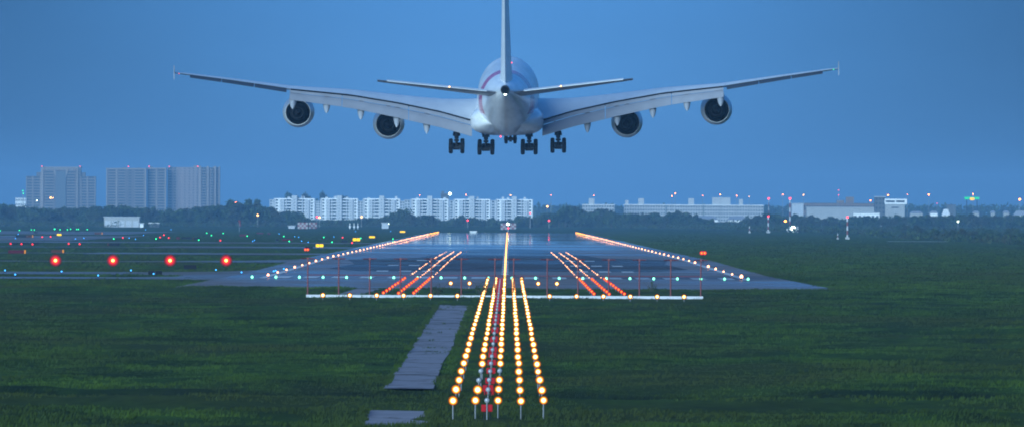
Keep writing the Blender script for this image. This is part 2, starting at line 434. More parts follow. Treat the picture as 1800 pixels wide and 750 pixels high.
# uneven field surface near the camera
def relief(x, y):
    return (fbm(x/4.0, y/8.0, 4, 1)-0.45)*0.42 + (fbm(x/45.0, y/11.0, 3, 9)-0.45)*0.55
def field(name, x0, x1, nx, ys, amp):
    xs = np.linspace(x0, x1, nx); X, Y = np.meshgrid(xs, np.array(ys))
    Z = CAM.z - np.interp(Y, KY, KH)
    # the ditch and its lip wander a little
    Yw = Y + 5.0*(fbm(X/14.0, Y/60.0, 3, 5)-0.5)
    near = Y < 620
    Z = np.where(near, CAM.z - np.interp(Yw, KY, KH), Z)
    n = relief(X, Y)
    p = paved(X, Y)
    on_path = in_poly(X, Y, PATHS[-2][1]) | in_poly(X, Y, PATHS[-1][1]) | p
    Z = Z + np.where(on_path, -0.10, n)
    ny = len(ys)
    V = np.stack([X.ravel(), Y.ravel(), Z.ravel()], 1)
    idx = np.arange(nx*ny).reshape(ny, nx)
    Fc = np.stack([idx[:-1,:-1].ravel(), idx[:-1,1:].ravel(), idx[1:,1:].ravel(), idx[1:,:-1].ravel()], 1)
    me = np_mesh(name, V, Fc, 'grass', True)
    o = put(me, name); tag(o, 'long uneven grass of the field in front of the runway', 'grass', kind='stuff')
    return o
ys_near = np.concatenate([np.arange(470, 700, 0.8), np.arange(700, 1257, 1.3)])
field('grass', -85, 85, 430, ys_near, 0.34)

# blades
def height_at(x, y):
    Z = CAM.z - np.interp(y, KY, KH)
    Yw = y + 5.0*(fbm(x/14.0, y/60.0, 3, 5)-0.5)
    Z = np.where(y < 620, CAM.z - np.interp(Yw, KY, KH), Z)
    n = relief(x, y)
    return np.where(y < 1257, Z + n, CAM.z - np.interp(y, KY, KH) - 0.05)
def blades(name, x, y, hgt, wid, seed, label, lean=0.35, overgrow=False):
    rs = np.random.RandomState(seed)
    keep = ~paved(x, y) | ((fbm(x*1.1+9, y/7, 3, 77) > 0.64) & (np.abs(x) < 7) & (y < 1100) & overgrow); x = x[keep]; y = y[keep]; n = len(x)
    hgt = hgt[keep]; wid = wid[keep]
    z = height_at(x, y) - 0.02
    V = np.zeros((n, 3, 3, 3))
    for b in range(3):
        ang = rs.uniform(0, 6.28, n); off = rs.uniform(-1, 1, (n, 2))*wid[:, None]*1.8
        bx = x + off[:, 0]; by = y + off[:, 1]
        h = hgt*rs.uniform(0.55, 1.15, n); l = rs.uniform(-lean, lean, n)*h + 0.18*h
        V[:, b, 0] = np.stack([bx - wid/2*np.cos(ang), by - wid/2*np.sin(ang), z], 1)
        V[:, b, 1] = np.stack([bx + wid/2*np.cos(ang), by + wid/2*np.sin(ang), z], 1)
        V[:, b, 2] = np.stack([bx + l, by + rs.uniform(-lean, lean, n)*h, z + h], 1)
    V = V.reshape(-1, 3); Fc = np.arange(len(V)).reshape(-1, 3)
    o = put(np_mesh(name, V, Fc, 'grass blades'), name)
    return tag(o, label, 'grass', kind='stuff')
rs = np.random.RandomState(3)
n = 150000
yy = 492 + (1256-492)*rs.uniform(0, 1, n)**1.25
xx = rs.uniform(-1, 1, n)*(yy*0.0475+4)
dens = fbm(xx/6, yy/10, 3, 21)
k = dens > 0.30
xx, yy = xx[k], yy[k]
hh = (0.08 + 0.42*np.clip(fbm(xx/7, yy/14, 3, 33)-0.25, 0, 1))*rs.uniform(0.6, 1.3, len(xx))
blades('grass_blades', xx, yy, hh, 0.05+0.05*rs.uniform(0, 1, len(xx)), 4, 'long grass blades standing over the near field', overgrow=True)
# grass beyond, right of the runway and on the left islands
n = 90000
yy = 1262*np.exp(rs.uniform(0, 1, n)**1.3*math.log(5500/1262.0))
xx = np.where(rs.uniform(0, 1, n) < 0.62, RW+0.1+rs.uniform(0, 1, n)**1.25*(yy*0.047-RW+8).clip(5), -RW-0.1-rs.uniform(0, 1, n)*(yy*0.047-RW+8).clip(5))
hh = (0.10 + 0.40*np.clip(fbm(xx/12, yy/30, 3, 35)-0.25, 0, 1))*rs.uniform(0.6, 1.3, len(xx))
blades('meadow_grass', xx, yy, hh, 0.15+0.25*rs.uniform(0, 1, len(xx)), 5, 'rough grass beside the runway and between the taxiways')
# ragged fringe along the pavement edges
n = 9000
yy = 1258*np.exp(rs.uniform(0, 1, n)*math.log(4990/1258.0)); sd = np.where(rs.uniform(0,1,n) < 0.7, 1, -1)
xx = sd*(RW+0.1+np.abs(rs.normal(0, 0.5, n)))
x2 = rs.uniform(-60, 60, 5000); y2 = 1245 - np.abs(rs.normal(0, 1.5, 5000))
xx = np.concatenate([xx, x2]); yy = np.concatenate([yy, y2])
blades('verge_grass', xx, yy, rs.uniform(0.08, 0.26, len(xx)), 0.12+0.15*rs.uniform(0, 1, len(xx)), 6, 'ragged grass verge along the edge of the runway')

n = 5200
yy = np.concatenate([rs.uniform(601, 1058, n-700), rs.uniform(499, 523, 700)])
xx = np.where(rs.uniform(0, 1, n) < 0.5, -6.05 + rs.normal(0, 0.07, n), -3.12 + np.abs(rs.normal(0, 0.2, n)) + 0.3*(fbm(yy/8, yy*0, 3, 4)-0.6))
P_SAVE = PATHS[:]; PATHS[:] = [p for p in PATHS if p[0] != 'path']
blades('path_grass', xx, yy, rs.uniform(0.06, 0.24, n), 0.05+0.06*rs.uniform(0, 1, n), 8, 'grass creeping over the edges of the concrete path')
PATHS[:] = P_SAVE
# pavements
ZL = {'runway': 0.05, 'taxiway': 0.03, 'service_road': 0.04, 'path': 0.03}
for nm, poly, mat, _ in PATHS:
    sheet(nm, poly, mat, ZL[nm])
sheet('runway_rubber', [(-20, 1575), (20, 1580), (26, 1640), (24.5, 1780), (27, 1925), (17, 1990), (12, 2300), (5, 2550), (-6, 2550), (-12, 2300), (-15, 1985), (-26, 1900), (-23, 1760), (-25, 1630)], 'wet rubbered asphalt', 0.066)
# markings
def mark(name, x0, x1, y0, y1): return sheet(name, [(x0, y0), (x1, y0), (x1, y1), (x0, y1)], 'road marking', 0.085)
for k in range(16):
    x = -28.3 + 3.45*k if k < 8 else 1.7 + 3.45*(k-8) + 0.75
    mark('threshold_marking', x, x+1.75, 1418, 1450)
for s in (-1, 1):
    for y0 in (1561, 1711, 1861):
        nn = 3 if y0 < 1800 else 2
        for j in range(nn):
            x = s*(10.5 + 3.1*j); mark('touchdown_marking', x-0.8, x+0.8, y0, y0+22)
    mark('side_marking', s*29.6-0.45, s*29.6+0.45, 1411, 4980)
mb_y = 1500
while mb_y < 4900:
    mark('centreline_marking', -0.45, 0.45, mb_y, mb_y+30); mb_y += 50

# ------------------------------------------------------------------ lamps
def dome(r, mat, n=14, rings=4, bulge=0.6):
    """a glass facing -Y of unit radius (object scaled so shading uses unit radius)"""
    mb = MB(); vs = []; fs = []
    vs.append((0, -bulge, 0))
    for i in range(1, rings+1):
        t = i/rings
        for k in range(n):
            a = 2*math.pi*k/n
            vs.append((t*math.cos(a), -bulge*math.sqrt(max(0, 1-t*t)), t*math.sin(a)))
    for k in range(n): fs.append((0, 1+k, 1+(k+1) % n))
    for i in range(rings-1):
        for k in range(n):
            a = 1+i*n+k; b = 1+i*n+(k+1) % n
            fs.append((a, a+n, b+n, b))
    mb.add(vs, fs)
    return mb.mesh('lens', mat, True)
POLE = MB().tube((0,0,0), (0,0,1), 0.035, n=8).mesh('pole', 'grey metal')
HOUS = MB().lathe([(-0.02, 0.135), (0.0, 0.15), (0.02, 0.15), (0.10, 0.12), (0.16, 0.05)], n=14).tube((0,0.04,-0.16), (0,0.04,-0.02), 0.04).mesh('housing', 'dark metal')
LENS = {k: dome(1, k) for k in ('amber approach lens', 'amber crossbar lens', 'red side lens', 'red slope lens', 'grey glass lens')}
def pole_lamp(name, x, y, z, lens, r, label, cat, group):
    g0 = zg(y)
    if y < 1257: g0 = float(height_at(np.array([x]), np.array([y]))[0])
    g0 = min(g0, z-0.25)
    t = empty(name, (x, y, g0), label, cat, group)
    put(POLE, 'pole', t, scale=(1, 1, z-g0-0.1))
    put(HOUS, 'housing', t, (0, 0.03, z-g0))
    put(LENS[lens], 'lens', t, (0, 0.0, z-g0), (r, r, r))
    return t
D0 = 511.0; LH = CAM.z - 8.57
SIDE = ['outermost left', 'second from left', 'middle', 'second from right', 'outermost right']
off = {(2,1), (3,1), (3,2)}
for i in range(30):
    y = D0 + 30.0*i
    if i == 29: y -= 6
    for j in range(5):
        x = (j-2)*1.0 + rnd.uniform(-0.02, 0.02)
        z = LH + rnd.uniform(-0.025, 0.025)
        if (i, j) in off:
            pole_lamp('approach_light', x, y, z, 'grey glass lens', 0.13, f'unlit approach lamp with grey glass, {SIDE[j]} in the {ordw(i+1)} row of approach lamps', 'approach light', 'approach lights in five converging lines')
        else:
            pole_lamp('approach_light', x, y, z, 'amber approach lens', 0.218*rnd.uniform(0.88, 1.08), f'glowing amber approach lamp on pole, {SIDE[j]} in the {ordw(i+1)} row from the front', 'approach light', 'approach lights in five converging lines')
# the 300 m crossbar and the short bar behind it
for s, nm in ((-1, 'left'), (1, 'right')):
    for k in range(6):
        x = s*(4.4 + 2.58*k) - (0.05 if s < 0 else 0)
        pole_lamp('crossbar_light', x, 1108, LH, 'amber crossbar lens', 0.25, f'amber crossbar lamp before the white beam, {ordw(k+1)} outward on the {nm}', 'approach light', 'crossbar lights along the white beam')
    for k in range(2):
        pole_lamp('crossbar_light', s*(3.75+2.05*k)-0.05, 1262, LH+0.18, 'amber crossbar lens', 0.26, f'amber lamp on the grass behind the white beam, {"inner" if k == 0 else "outer"} of the {nm} pair', 'approach light', 'short bar of lamps behind the beam')
    for i in range(21, 30):
        for k in range(3):
            x = s*(8.9 + 1.5*k)
            pos = ['inner', 'middle', 'outer'][k]
            pole_lamp('side_row_light', x, D0+30.0*i - (4 if i == 29 else 0), LH+rnd.uniform(-0.02, 0.02), 'red side lens', 0.165, f'red side-row lamp, {pos} one of the {nm} group in the {ordw(i-20)} row before the threshold', 'approach light', 'red side row lights')

# flashers with red boxes
FBOX = MB().box(-0.25, -0.03, -0.1, 0.1, 0.40, 0.72).box(0.03, 0.25, -0.1, 0.1, 0.40, 0.72).mesh('box', 'red paint')
bmx = bmesh.new(); bmx.from_mesh(FBOX); bmesh.ops.bevel(bmx, geom=bmx.edges[:], offset=0.025, segments=1, affect='EDGES'); bmx.to_mesh(FBOX); bmx.free()
FLEG = MB().tube((-0.12,0,0), (-0.12,0,0.40), 0.03).tube((0.12,0,0), (0.12,0,0.40), 0.03).mesh('leg', 'dark metal')
for i in range(29):
    y = D0 + 30.0*i + (-2.0)
    x = -0.50
    z = LH + 0.03; g0 = float(height_at(np.array([x]), np.array([y]))[0])
    g0 = max(min(g0, z-0.45), z-1.35)
    t = empty('flasher', (x, y, g0), f'unlit strobe flasher with grey lens over a red box, {ordw(i+1)} from the front', 'approach strobe', 'strobe flashers with red boxes')
    zz = z-g0
    put(POLE, 'pole', t, scale=(1, 1, zz-0.1))
    put(HOUS, 'housing', t, (0, 0.03, zz), (0.85,1,0.85))
    put(LENS['grey glass lens'], 'lens', t, (0, 0, zz), (0.115,0.115,0.115))
    sb = max(0.35, zz-0.80)/0.40
    put(FLEG, 'leg', t, (0, 0.12, 0), (1, 1, sb))
    put(FBOX, 'box', t, (0, 0.12, 0.40*sb-0.40))

# low in-ground and edge lamps
def small_lamp_mesh(r, mat, post):
    mb = MB().lathe([(0.0, r*0.75), (r*0.5, r), (r*1.2, r*0.95), (r*1.8, r*0.5), (r*2.0, 0.02)], (0,0,post), axis='Z', n=10)
    return mb.mesh('lens', mat, True)
def stem_mesh(r, post):
    return MB().lathe([(0, r*1.1), (0.03, r*1.1), (0.05, r*0.35), (max(post, 0.06), r*0.35)], axis='Z', n=8).mesh('stem', 'dark metal')
EDGE = {}
def edge_lamp(name, p, mat, r, post, label, cat, group):
    key = (mat, r, post)
    if key not in EDGE: EDGE[key] = (small_lamp_mesh(r, mat, post), stem_mesh(r, post))
    t = empty(name, p, label, cat, group)
    put(EDGE[key][1], 'stem', t); put(EDGE[key][0], 'lens', t)
    return t
for s, nm in ((-1, 'left'), (1, 'right')):
    for k in range(60):
        y = 1425 + 59.0*k
        if (s > 0 and k == 5) or y > 4985: continue
        r = 0.11 + 0.03*(k % 3 == 0) + (0.06 if k in (0, 4, 5) and s > 0 else 0) + 0.0008*k
        r = round(r, 3)
        mat = 'yellow runway lens' if y > 4300 else 'white runway lens'
        c = 'yellow' if y > 4300 else 'white'
        edge_lamp('runway_edge_light', (s*29.2, y, zg(y)+0.05), mat, r, 0.22, f'{c} edge lamp along the {nm} side of the wet runway, {ordw(k+1)} from the threshold', 'runway light', f'edge lights on the {nm} side of the runway')
for k in range(118):
    y = 1424 + 30.0*k
    r = 0.12 + 0.0004*k
    edge_lamp('centreline_light', (0, y, zg(y)+0.05), 'centreline lens', round(r, 2), 0.01, f'orange-white centreline lamp set flush in the wet runway, {ordw(k+1)} from the threshold', 'runway light', 'centreline lights of the runway')
for s, nm in ((-1, 'left'), (1, 'right')):
    for i in range(30):
        y = 1441 + 30.0*i
        for j in range(3):
            if rnd.random() < 0.12: continue
            edge_lamp('touchdown_light', (s*(9.0+1.5*j), y, zg(y)+0.05), 'white touchdown lens', 0.06 if (i*3+j) % 4 else 0.09, 0.01, f'white touchdown lamp, {["inner","middle","outer"][j]} of three in the {ordw(i+1)} {nm} group past the threshold', 'runway light', 'touchdown zone lights')
kk = 0
for x in np.arange(-30.8, 31.0, 2.88):
    kk += 1
    edge_lamp('threshold_light', (float(x), 1408 + rnd.uniform(-1, 1), zg(1408)+0.05), 'green threshold lens', 0.15, 0.05, f'green threshold lamp at the near end of the runway, {ordw(kk)} from the left', 'runway light', 'green threshold lights')

# slope indicator units
for k, px in enumerate((97.5, 198.5, 299, 397.5)):
    p = pt(px, 457, 1640); g0 = zg(1640)
    t = empty('slope_indicator', (p.x, 1640, g0), f'bright red glide slope lamp on the left grass, {ordw(k+1)} from the left', 'slope indicator light', 'four red slope indicator lights')
    h = p.z - g0
    MB().lathe([(0.0, 0.88), (0.25, 0.84), (0.6, 0.6), (0.9, 0.3)], (0, 0.02, h), 'Y', 24).build('housing', 'dark metal', t)
    for sx in (-0.4, 0.4):
        MB().tube((sx, 0.3, 0), (sx, 0.3, h-0.3), 0.05).build('leg', 'dark metal', t)
    put(LENS['red slope lens'], 'lens', t, (0, 0.0, h), (0.88, 0.3, 0.88))

# taxiway lamps read off the field
def c4(x, y): return (x/4.5, 390+y/4.5)
def c5(x, y): return (320+x/4.5, 390+y/4.5)
GREEN = [c4(*q) for q in [(3,72),(153,68),(248,63),(272,64),(432,60),(475,63),(533,63),(558,58),(606,60),(620,60),(690,62),(900,138),(1234,138),(1572,148),(1635,91),(1672,110),(1765,93)]] + \
        [c5(*q) for q in [(515,115),(805,118),(848,159),(1121,125),(1186,165),(1668,138),(1413,133)]]
RED = [c4(*q) for q in [(334,124),(400,122),(543,180),(630,182),(84,180),(170,182),(257,184),(972,130),(1266,127),(1296,107),(1335,131),(1743,152)]] + [c5(*q) for q in [(1270,128),(1345,172)]]
BLUE = [c4(*q) for q in [(40,397),(120,431),(487,406),(776,438),(1036,397),(1215,425),(1708,392),(122,134),(143,100),(597,137),(663,131),(1022,131),(1072,140),(1135,107),(1352,62),(1152,62)]] + \
       [c5(*q) for q in [(560,157),(573,148),(946,154),(998,165),(768,95),(922,123),(890,118),(1202,120),(1650,74),(1372,76),(470,413),(725,404),(741,399),(805,384)]]
for lst, mat, c, base in ((GREEN, 'green lens', 'green', 0.12), (RED, 'red taxiway lens', 'red', 0.14), (BLUE, 'blue lens', 'blue', 0.085)):
    for i, (px, py) in enumerate(sorted(lst)):
        p = gp(px, py+1.0)
        r = round(base*(0.8 + p.y/6000.0), 2)
        if c == 'green' and abs(px-96) < 1.5: r *= 1.5
        edge_lamp('taxiway_light', p + Vector((0,0,0.03)), mat, round(r, 2), 0.25, f'small {c} taxiway lamp on the left airfield, {ordw(i+1)} {c} one from the left', 'taxiway light', f'{c} taxiway lights')

# twin orange guard lights on thin masts
for k, (px, py, pyb, side) in enumerate(((539, 438, 441, 'left'), (1236, 444, 463, 'right'))):
    b = gp(px, pyb); p = pt(px, py, b.y)
    t = empty('guard_light', b, f'pair of orange warning lamps standing on the grass {side} of the runway', 'warning light', 'orange guard lights')
    MB().tube((0,0,0), (0,0,p.z-b.z-0.2), 0.05).build('pole', 'dark metal', t)
    hd = MB().box(-0.5, 0.5, 0.06, 0.3, p.z-b.z-0.28, p.z-b.z+0.28).build('housing', 'dark metal', t)
    for sx in (-0.24, 0.24):
        put(LENS['red side lens'], 'lens', t, (sx, 0.04, p.z-b.z), (0.30, 0.2, 0.30))

# ------------------------------------------------------------------ taxiway signs
def sign(px0, px1, py0, py1, mat, desc, panels=1, ends=None):
    b = gp((px0+px1)/2, py1); D = b.y
    a = pt(px0, py1, D); c = pt(px1, py0, D)
    wid = c.x-a.x; hgt = max(c.z-b.z, 0.5)
    t = empty('taxiway_sign', (a.x+wid/2, D, b.z), desc, 'taxiway sign', 'taxiway signs')
    z0 = 0.12*hgt
    gap = 0.04*wid if panels > 1 else 0
    for k in range(panels):
        x0 = -wid/2 + k*wid/panels + gap/2; x1 = -wid/2 + (k+1)*wid/panels - gap/2
        o = MB().box(x0, x1, -0.12, 0.12, z0, hgt).build('panel', mat, t)
        bm = bmesh.new(); bm.from_mesh(o.data); bmesh.ops.bevel(bm, geom=bm.edges[:], offset=0.05, segments=2, affect='EDGES'); bm.to_mesh(o.data); bm.free()
        for sx in (x0+0.15*(x1-x0), x1-0.15*(x1-x0)):
            MB().tube((sx, 0, 0), (sx, 0, z0+0.02), 0.05, n=6).build('leg', 'dark metal', t)
    if ends:
        for e in ends:
            x0 = -wid/2 - 0.02 if e < 0 else wid/2 - 0.25
            MB().box(x0, x0+0.28, -0.16, 0.16, z0, hgt+0.03).build('end_cap', 'lit orange panel' if mat != 'black sign back' else 'brown sign', t)
    return t
S = 'seen on the left airfield'
sign(260, 285.5, 475, 483, 'black sign back', 'twin black sign panels beside the near taxiway', 2)
sign(323, 345.5, 465, 473, 'black sign back', 'single black sign panel on grass between two taxiways')
sign(14.5, 45, 439, 445.5, 'maroon sign', 'dark red sign near the left edge of the airfield', 1, (1,))
sign(90, 112, 438.5, 444.5, 'brown sign', 'brown sign just above the first bright red slope lamp', 1, (1,))
sign(189, 210, 427, 432, 'black sign back', 'black sign with brown end above the second red slope lamp', 1, (-1,))
sign(13, 72, 425.5, 429.5, 'black sign back', 'very long low black sign at the far left', 3)
sign(28, 47, 413, 417.5, 'black sign back', 'black sign with orange end on the left taxiway edge', 1, (1,))
sign(48, 58, 413, 417.5, 'brown sign', 'short brown sign with glowing end beside black one', 1, (1,))
sign(59, 67, 407.5, 409.5, 'black sign back', 'tiny black sign under the pair of green lamps')
sign(131, 139, 405, 407, 'black sign back', 'tiny black sign among the row of green lamps')
sign(100, 108, 410.5, 414, 'lit yellow panel', 'small glowing yellow sign at the far left')
sign(166, 180, 408, 411.8, 'brown sign', 'brown sign with glowing orange end behind red lamps', 1, (1,))
sign(310, 316, 416, 420.5, 'maroon sign', 'short dark red sign left of a long black sign')
sign(319, 337, 416, 420.5, 'black sign back', 'long black sign right of the orange lamp', 1)
sign(339, 351, 417, 420.8, 'black sign back', 'shorter black sign right of the long black one', 1, (-1,))
sign(421, 435.5, 411.5, 415.5, 'maroon sign', 'dark maroon sign left of the runway middle distance')
sign(451, 463, 408.5, 411, 'maroon sign', 'far maroon sign below the grass horizon')
sign(470, 476, 409.5, 411.5, 'maroon sign', 'smallest far maroon sign beside a longer one')
sign(484.5, 490, 419.5, 423.5, 'black sign back', 'small square black sign left of a long dark sign')
sign(495.5, 514.5, 419.5, 423, 'maroon sign', 'long dark maroon sign on the middle taxiway')
sign(600, 611, 422, 426, 'black sign back', 'black sign under a yellow glowing sign near the runway')
sign(620, 633, 418, 423.5, 'lit yellow panel', 'glowing yellow sign beside the left runway edge lamps', 2)
sign(649, 659, 414.5, 418, 'lit yellow panel', 'second glowing yellow sign further along the runway edge')
sign(703, 712, 405.5, 408.5, 'lit yellow panel', 'farthest glowing yellow sign by the runway end')
sign(555, 568.5, 428.5, 434.2, 'lit yellow panel', 'nearest glowing yellow sign beside the orange warning lamps', 2)
sign(536, 550, 432.5, 437, 'black sign back', 'black sign directly behind the orange warning lamps')

# ------------------------------------------------------------------ localizer array and beam
DL = 1142.0
t = empty('localizer_array', (-0.5, DL, zg(DL)), 'row of thirteen red T-shaped antenna masts joined by a thin red rail', 'antenna array')
MP = [541, 595.5, 650, 704, 758, 811, 870, 903, 962, 1016, 1070, 1124, 1179, 1232]
t['label'] = 'row of fourteen red T-shaped antenna masts joined by a thin red rail'
xs = [pt(p, 470, DL).x + 0.5 for p in MP]
zt = pt(890, 455, DL).z - zg(DL)
MAST = MB().tube((0,0,-0.2), (0,0,zt), 0.075, 0.06, n=8).box(-0.16, 0.16, -0.16, 0.16, -0.1, 0.25).box(-0.09, 0.09, -0.12, 0.02, zt-0.12, zt+0.1).mesh('mast', 'mast red paint')
TBAR = MB().tube((-0.68,-0.5,zt), (-0.1,0.0,zt), 0.035, 0.05).tube((0.68,-0.5,zt), (0.1,0.0,zt), 0.035, 0.05).tube((-0.6,0.5,zt-0.03), (-0.1,0.0,zt-0.03), 0.035, 0.05).tube((0.6,0.5,zt-0.03), (0.1,0.0,zt-0.03), 0.035, 0.05).mesh('antenna', 'mast red paint')
for x in xs:
    m = put(MAST, 'mast', t, (x, 0, 0)); put(TBAR, 'antenna', m)
zr = pt(890, 484, DL).z - zg(DL)
MB().tube((xs[0], 0.12, zr), (xs[-1], 0.12, zr), 0.035, n=6).build('rail', 'mast red paint', t)
DB = 1134.0
xa = pt(538, 522, DB).x; xb = pt(1236, 522, DB).x
zb = pt(890, 525.5, DB).z; zt2 = pt(890, 518.6, DB).z
t = empty('white_beam', ((xa+xb)/2, DB, zg(DB)), 'long low white beam lying across the approach in front of red masts', 'low barrier')
hw = (xb-xa)/2; base = zg(DB)
segs = 12
for k in range(segs):
    x0 = -hw + 2*hw*k/segs; x1 = -hw + 2*hw*(k+1)/segs
    MB().box(x0+0.01, x1-0.01, -0.15, 0.15, max(zb-base, 0.02), zt2-base).build('beam_section', 'beam white', t)
for k in range(segs+1):
    x = -hw + 2*hw*k/segs; x = min(max(x, -hw+0.2), hw-0.2)
    MB().box(x-0.1, x+0.1, -0.08, 0.08, -0.25, zb-base+0.01).build('foot', 'grey metal', t)

# small bushes by the beam
def bush_mesh(seed, n=260, size=0.10):
    r = np.random.RandomState(seed); V = []
    d = r.normal(0, 1, (n, 3)); d /= np.linalg.norm(d, axis=1)[:, None]; d[:, 2] = np.abs(d[:, 2])
    rad = r.uniform(0.25, 1, n)**0.5
    c = d*rad[:, None]*np.array([0.6, 0.6, 1.0])
    for k in range(n):
        u = r.normal(0, size, (3, 3)); V.append(c[k]+u)
    V = np.array(V).reshape(-1, 3)
    return V
for k, (px, s, lb) in enumerate(((768, 1.0, 'bare spindly bush behind the white beam left of the amber rows'), (846, 1.1, 'spindly bush overlapping the beam beside the amber rows'), (1146, 0.85, 'low dark bush on the grass behind the beam at right'))):
    p = gp(px, 520) if k < 2 else gp(px, 513)
    t = empty('bush', p, lb, 'bush', 'bushes by the beam')
    V = bush_mesh(40+k, 130, 0.06)*1.3*s
    put(np_mesh('foliage', V, np.arange(len(V)).reshape(-1, 3), 'foliage'), 'foliage', t)
    mb = MB()
    for q in range(16):
        a = rnd.uniform(0, 6.28); l = rnd.uniform(0.6, 1.35)*s
        mb.tube((0,0,0), (math.cos(a)*l*0.8, math.sin(a)*l*0.4, l), 0.025, 0.01, 5)
    mb.build('stem', 'bark', t)

# ------------------------------------------------------------------ far airfield objects
def hut(px0, px1, py0, D, depth, label, cat, wall='hall wall', roof='roof sheet', gable=0.0, name='shed', group=None):
    a = pt(px0, py0, D); b = pt(px1, py0, D); g0 = zg(D); w_ = b.x-a.x; h = a.z-g0
    t = empty(name, ((a.x+b.x)/2, D+depth/2, g0), label, cat, group)
    MB().box(-w_/2, w_/2, -depth/2, depth/2, -0.3, h-0.4-gable).build('wall', wall, t)
    if gable > 0:
        mb = MB(); e = 0.5
        mb.add([(-w_/2-e,-depth/2-e,h-gable-0.4),(w_/2+e,-depth/2-e,h-gable-0.4),(w_/2+e,depth/2+e,h-gable-0.4),(-w_/2-e,depth/2+e,h-gable-0.4),(-w_/2+w_*0.18,0,h),(w_/2-w_*0.18,0,h)],
               [(0,1,5,4),(1,2,5),(2,3,4,5),(3,0,4),(0,3,2,1)])
        mb.build('roof', roof, t)
    else:
        MB().box(-w_/2-0.4, w_/2+0.4, -depth/2-0.4, depth/2+0.4, h-0.4, h).build('roof', roof, t)
    return t, w_, h
t, w_, h = hut(183, 245, 380.5, 6050, 16, 'wide grey storage shed on the far left edge of the airfield', 'shed')
for k in range(5):
    x = -w_/2 + (k+0.5)*w_/5
    MB().box(x-1.4, x+1.4, -8.06, -8.0, 0, h*0.62).build('door', 'roof sheet', t)
hut(246, 252, 391.5, 6020, 5, 'small pale cabin at the right end of the grey shed', 'cabin', 'apartment wall')
hut(262, 280, 391, 6100, 6, 'low open shelter with a pale roof right of the grey shed', 'shelter', 'tower recess', 'apartment wall')
hut(130, 143, 392, 6200, 6, 'dim low hut left of the grey storage shed', 'hut', 'brown wall')
hut(671, 683, 391, 6000, 5, 'pale low cabin between the trees behind the runway', 'cabin', 'roof sheet')
hut(507, 518, 396, 5900, 5, 'pale low vehicle shelter left of the checkered huts', 'shelter', 'roof sheet')
hut(827, 837, 405.6, 5050, 2.5, 'small white equipment box just past the far runway end', 'equipment box', 'apartment wall', 'apartment wall')

def checker(px0, px1, py0, py1, label, nx=5, nz=3):
    b = gp((px0+px1)/2, py1); D = b.y; a = pt(px0, py1, D); c = pt(px1, py0, D)
    wid = c.x-a.x; hgt = c.z-b.z
    t = empty('checkered_hut', (a.x+wid/2, D, b.z), label, 'equipment hut', 'checkered huts')
    MB().box(-wid/2, wid/2, 0, wid*0.6, -0.2, hgt-0.15).build('wall', 'mast red paint', t)
    MB().box(-wid/2-0.1, wid/2+0.1, -0.1, wid*0.6+0.1, hgt-0.15, hgt).build('roof', 'mast red paint', t)
    mb = MB()
    for i in range(nx):
        for j in range(nz):
            if (i+j) % 2 == 0:
                mb.box(-wid/2+i*wid/nx, -wid/2+(i+1)*wid/nx, -0.03, 0.0, j*(hgt-0.15)/nz, (j+1)*(hgt-0.15)/nz)
    mb.build('checker_panel', 'hall wall', t)
checker(523, 541, 390.5, 401.5, 'larger red and white checkered hut left of the runway end')
checker(543, 557, 390.5, 401.5, 'narrower red and white checkered hut right of its twin', 4)
checker(880, 892, 392, 403, 'red and white checkered hut behind the runway end, left one', 3)
checker(896, 907, 392, 402, 'red and white checkered hut behind the runway end, right one', 3)

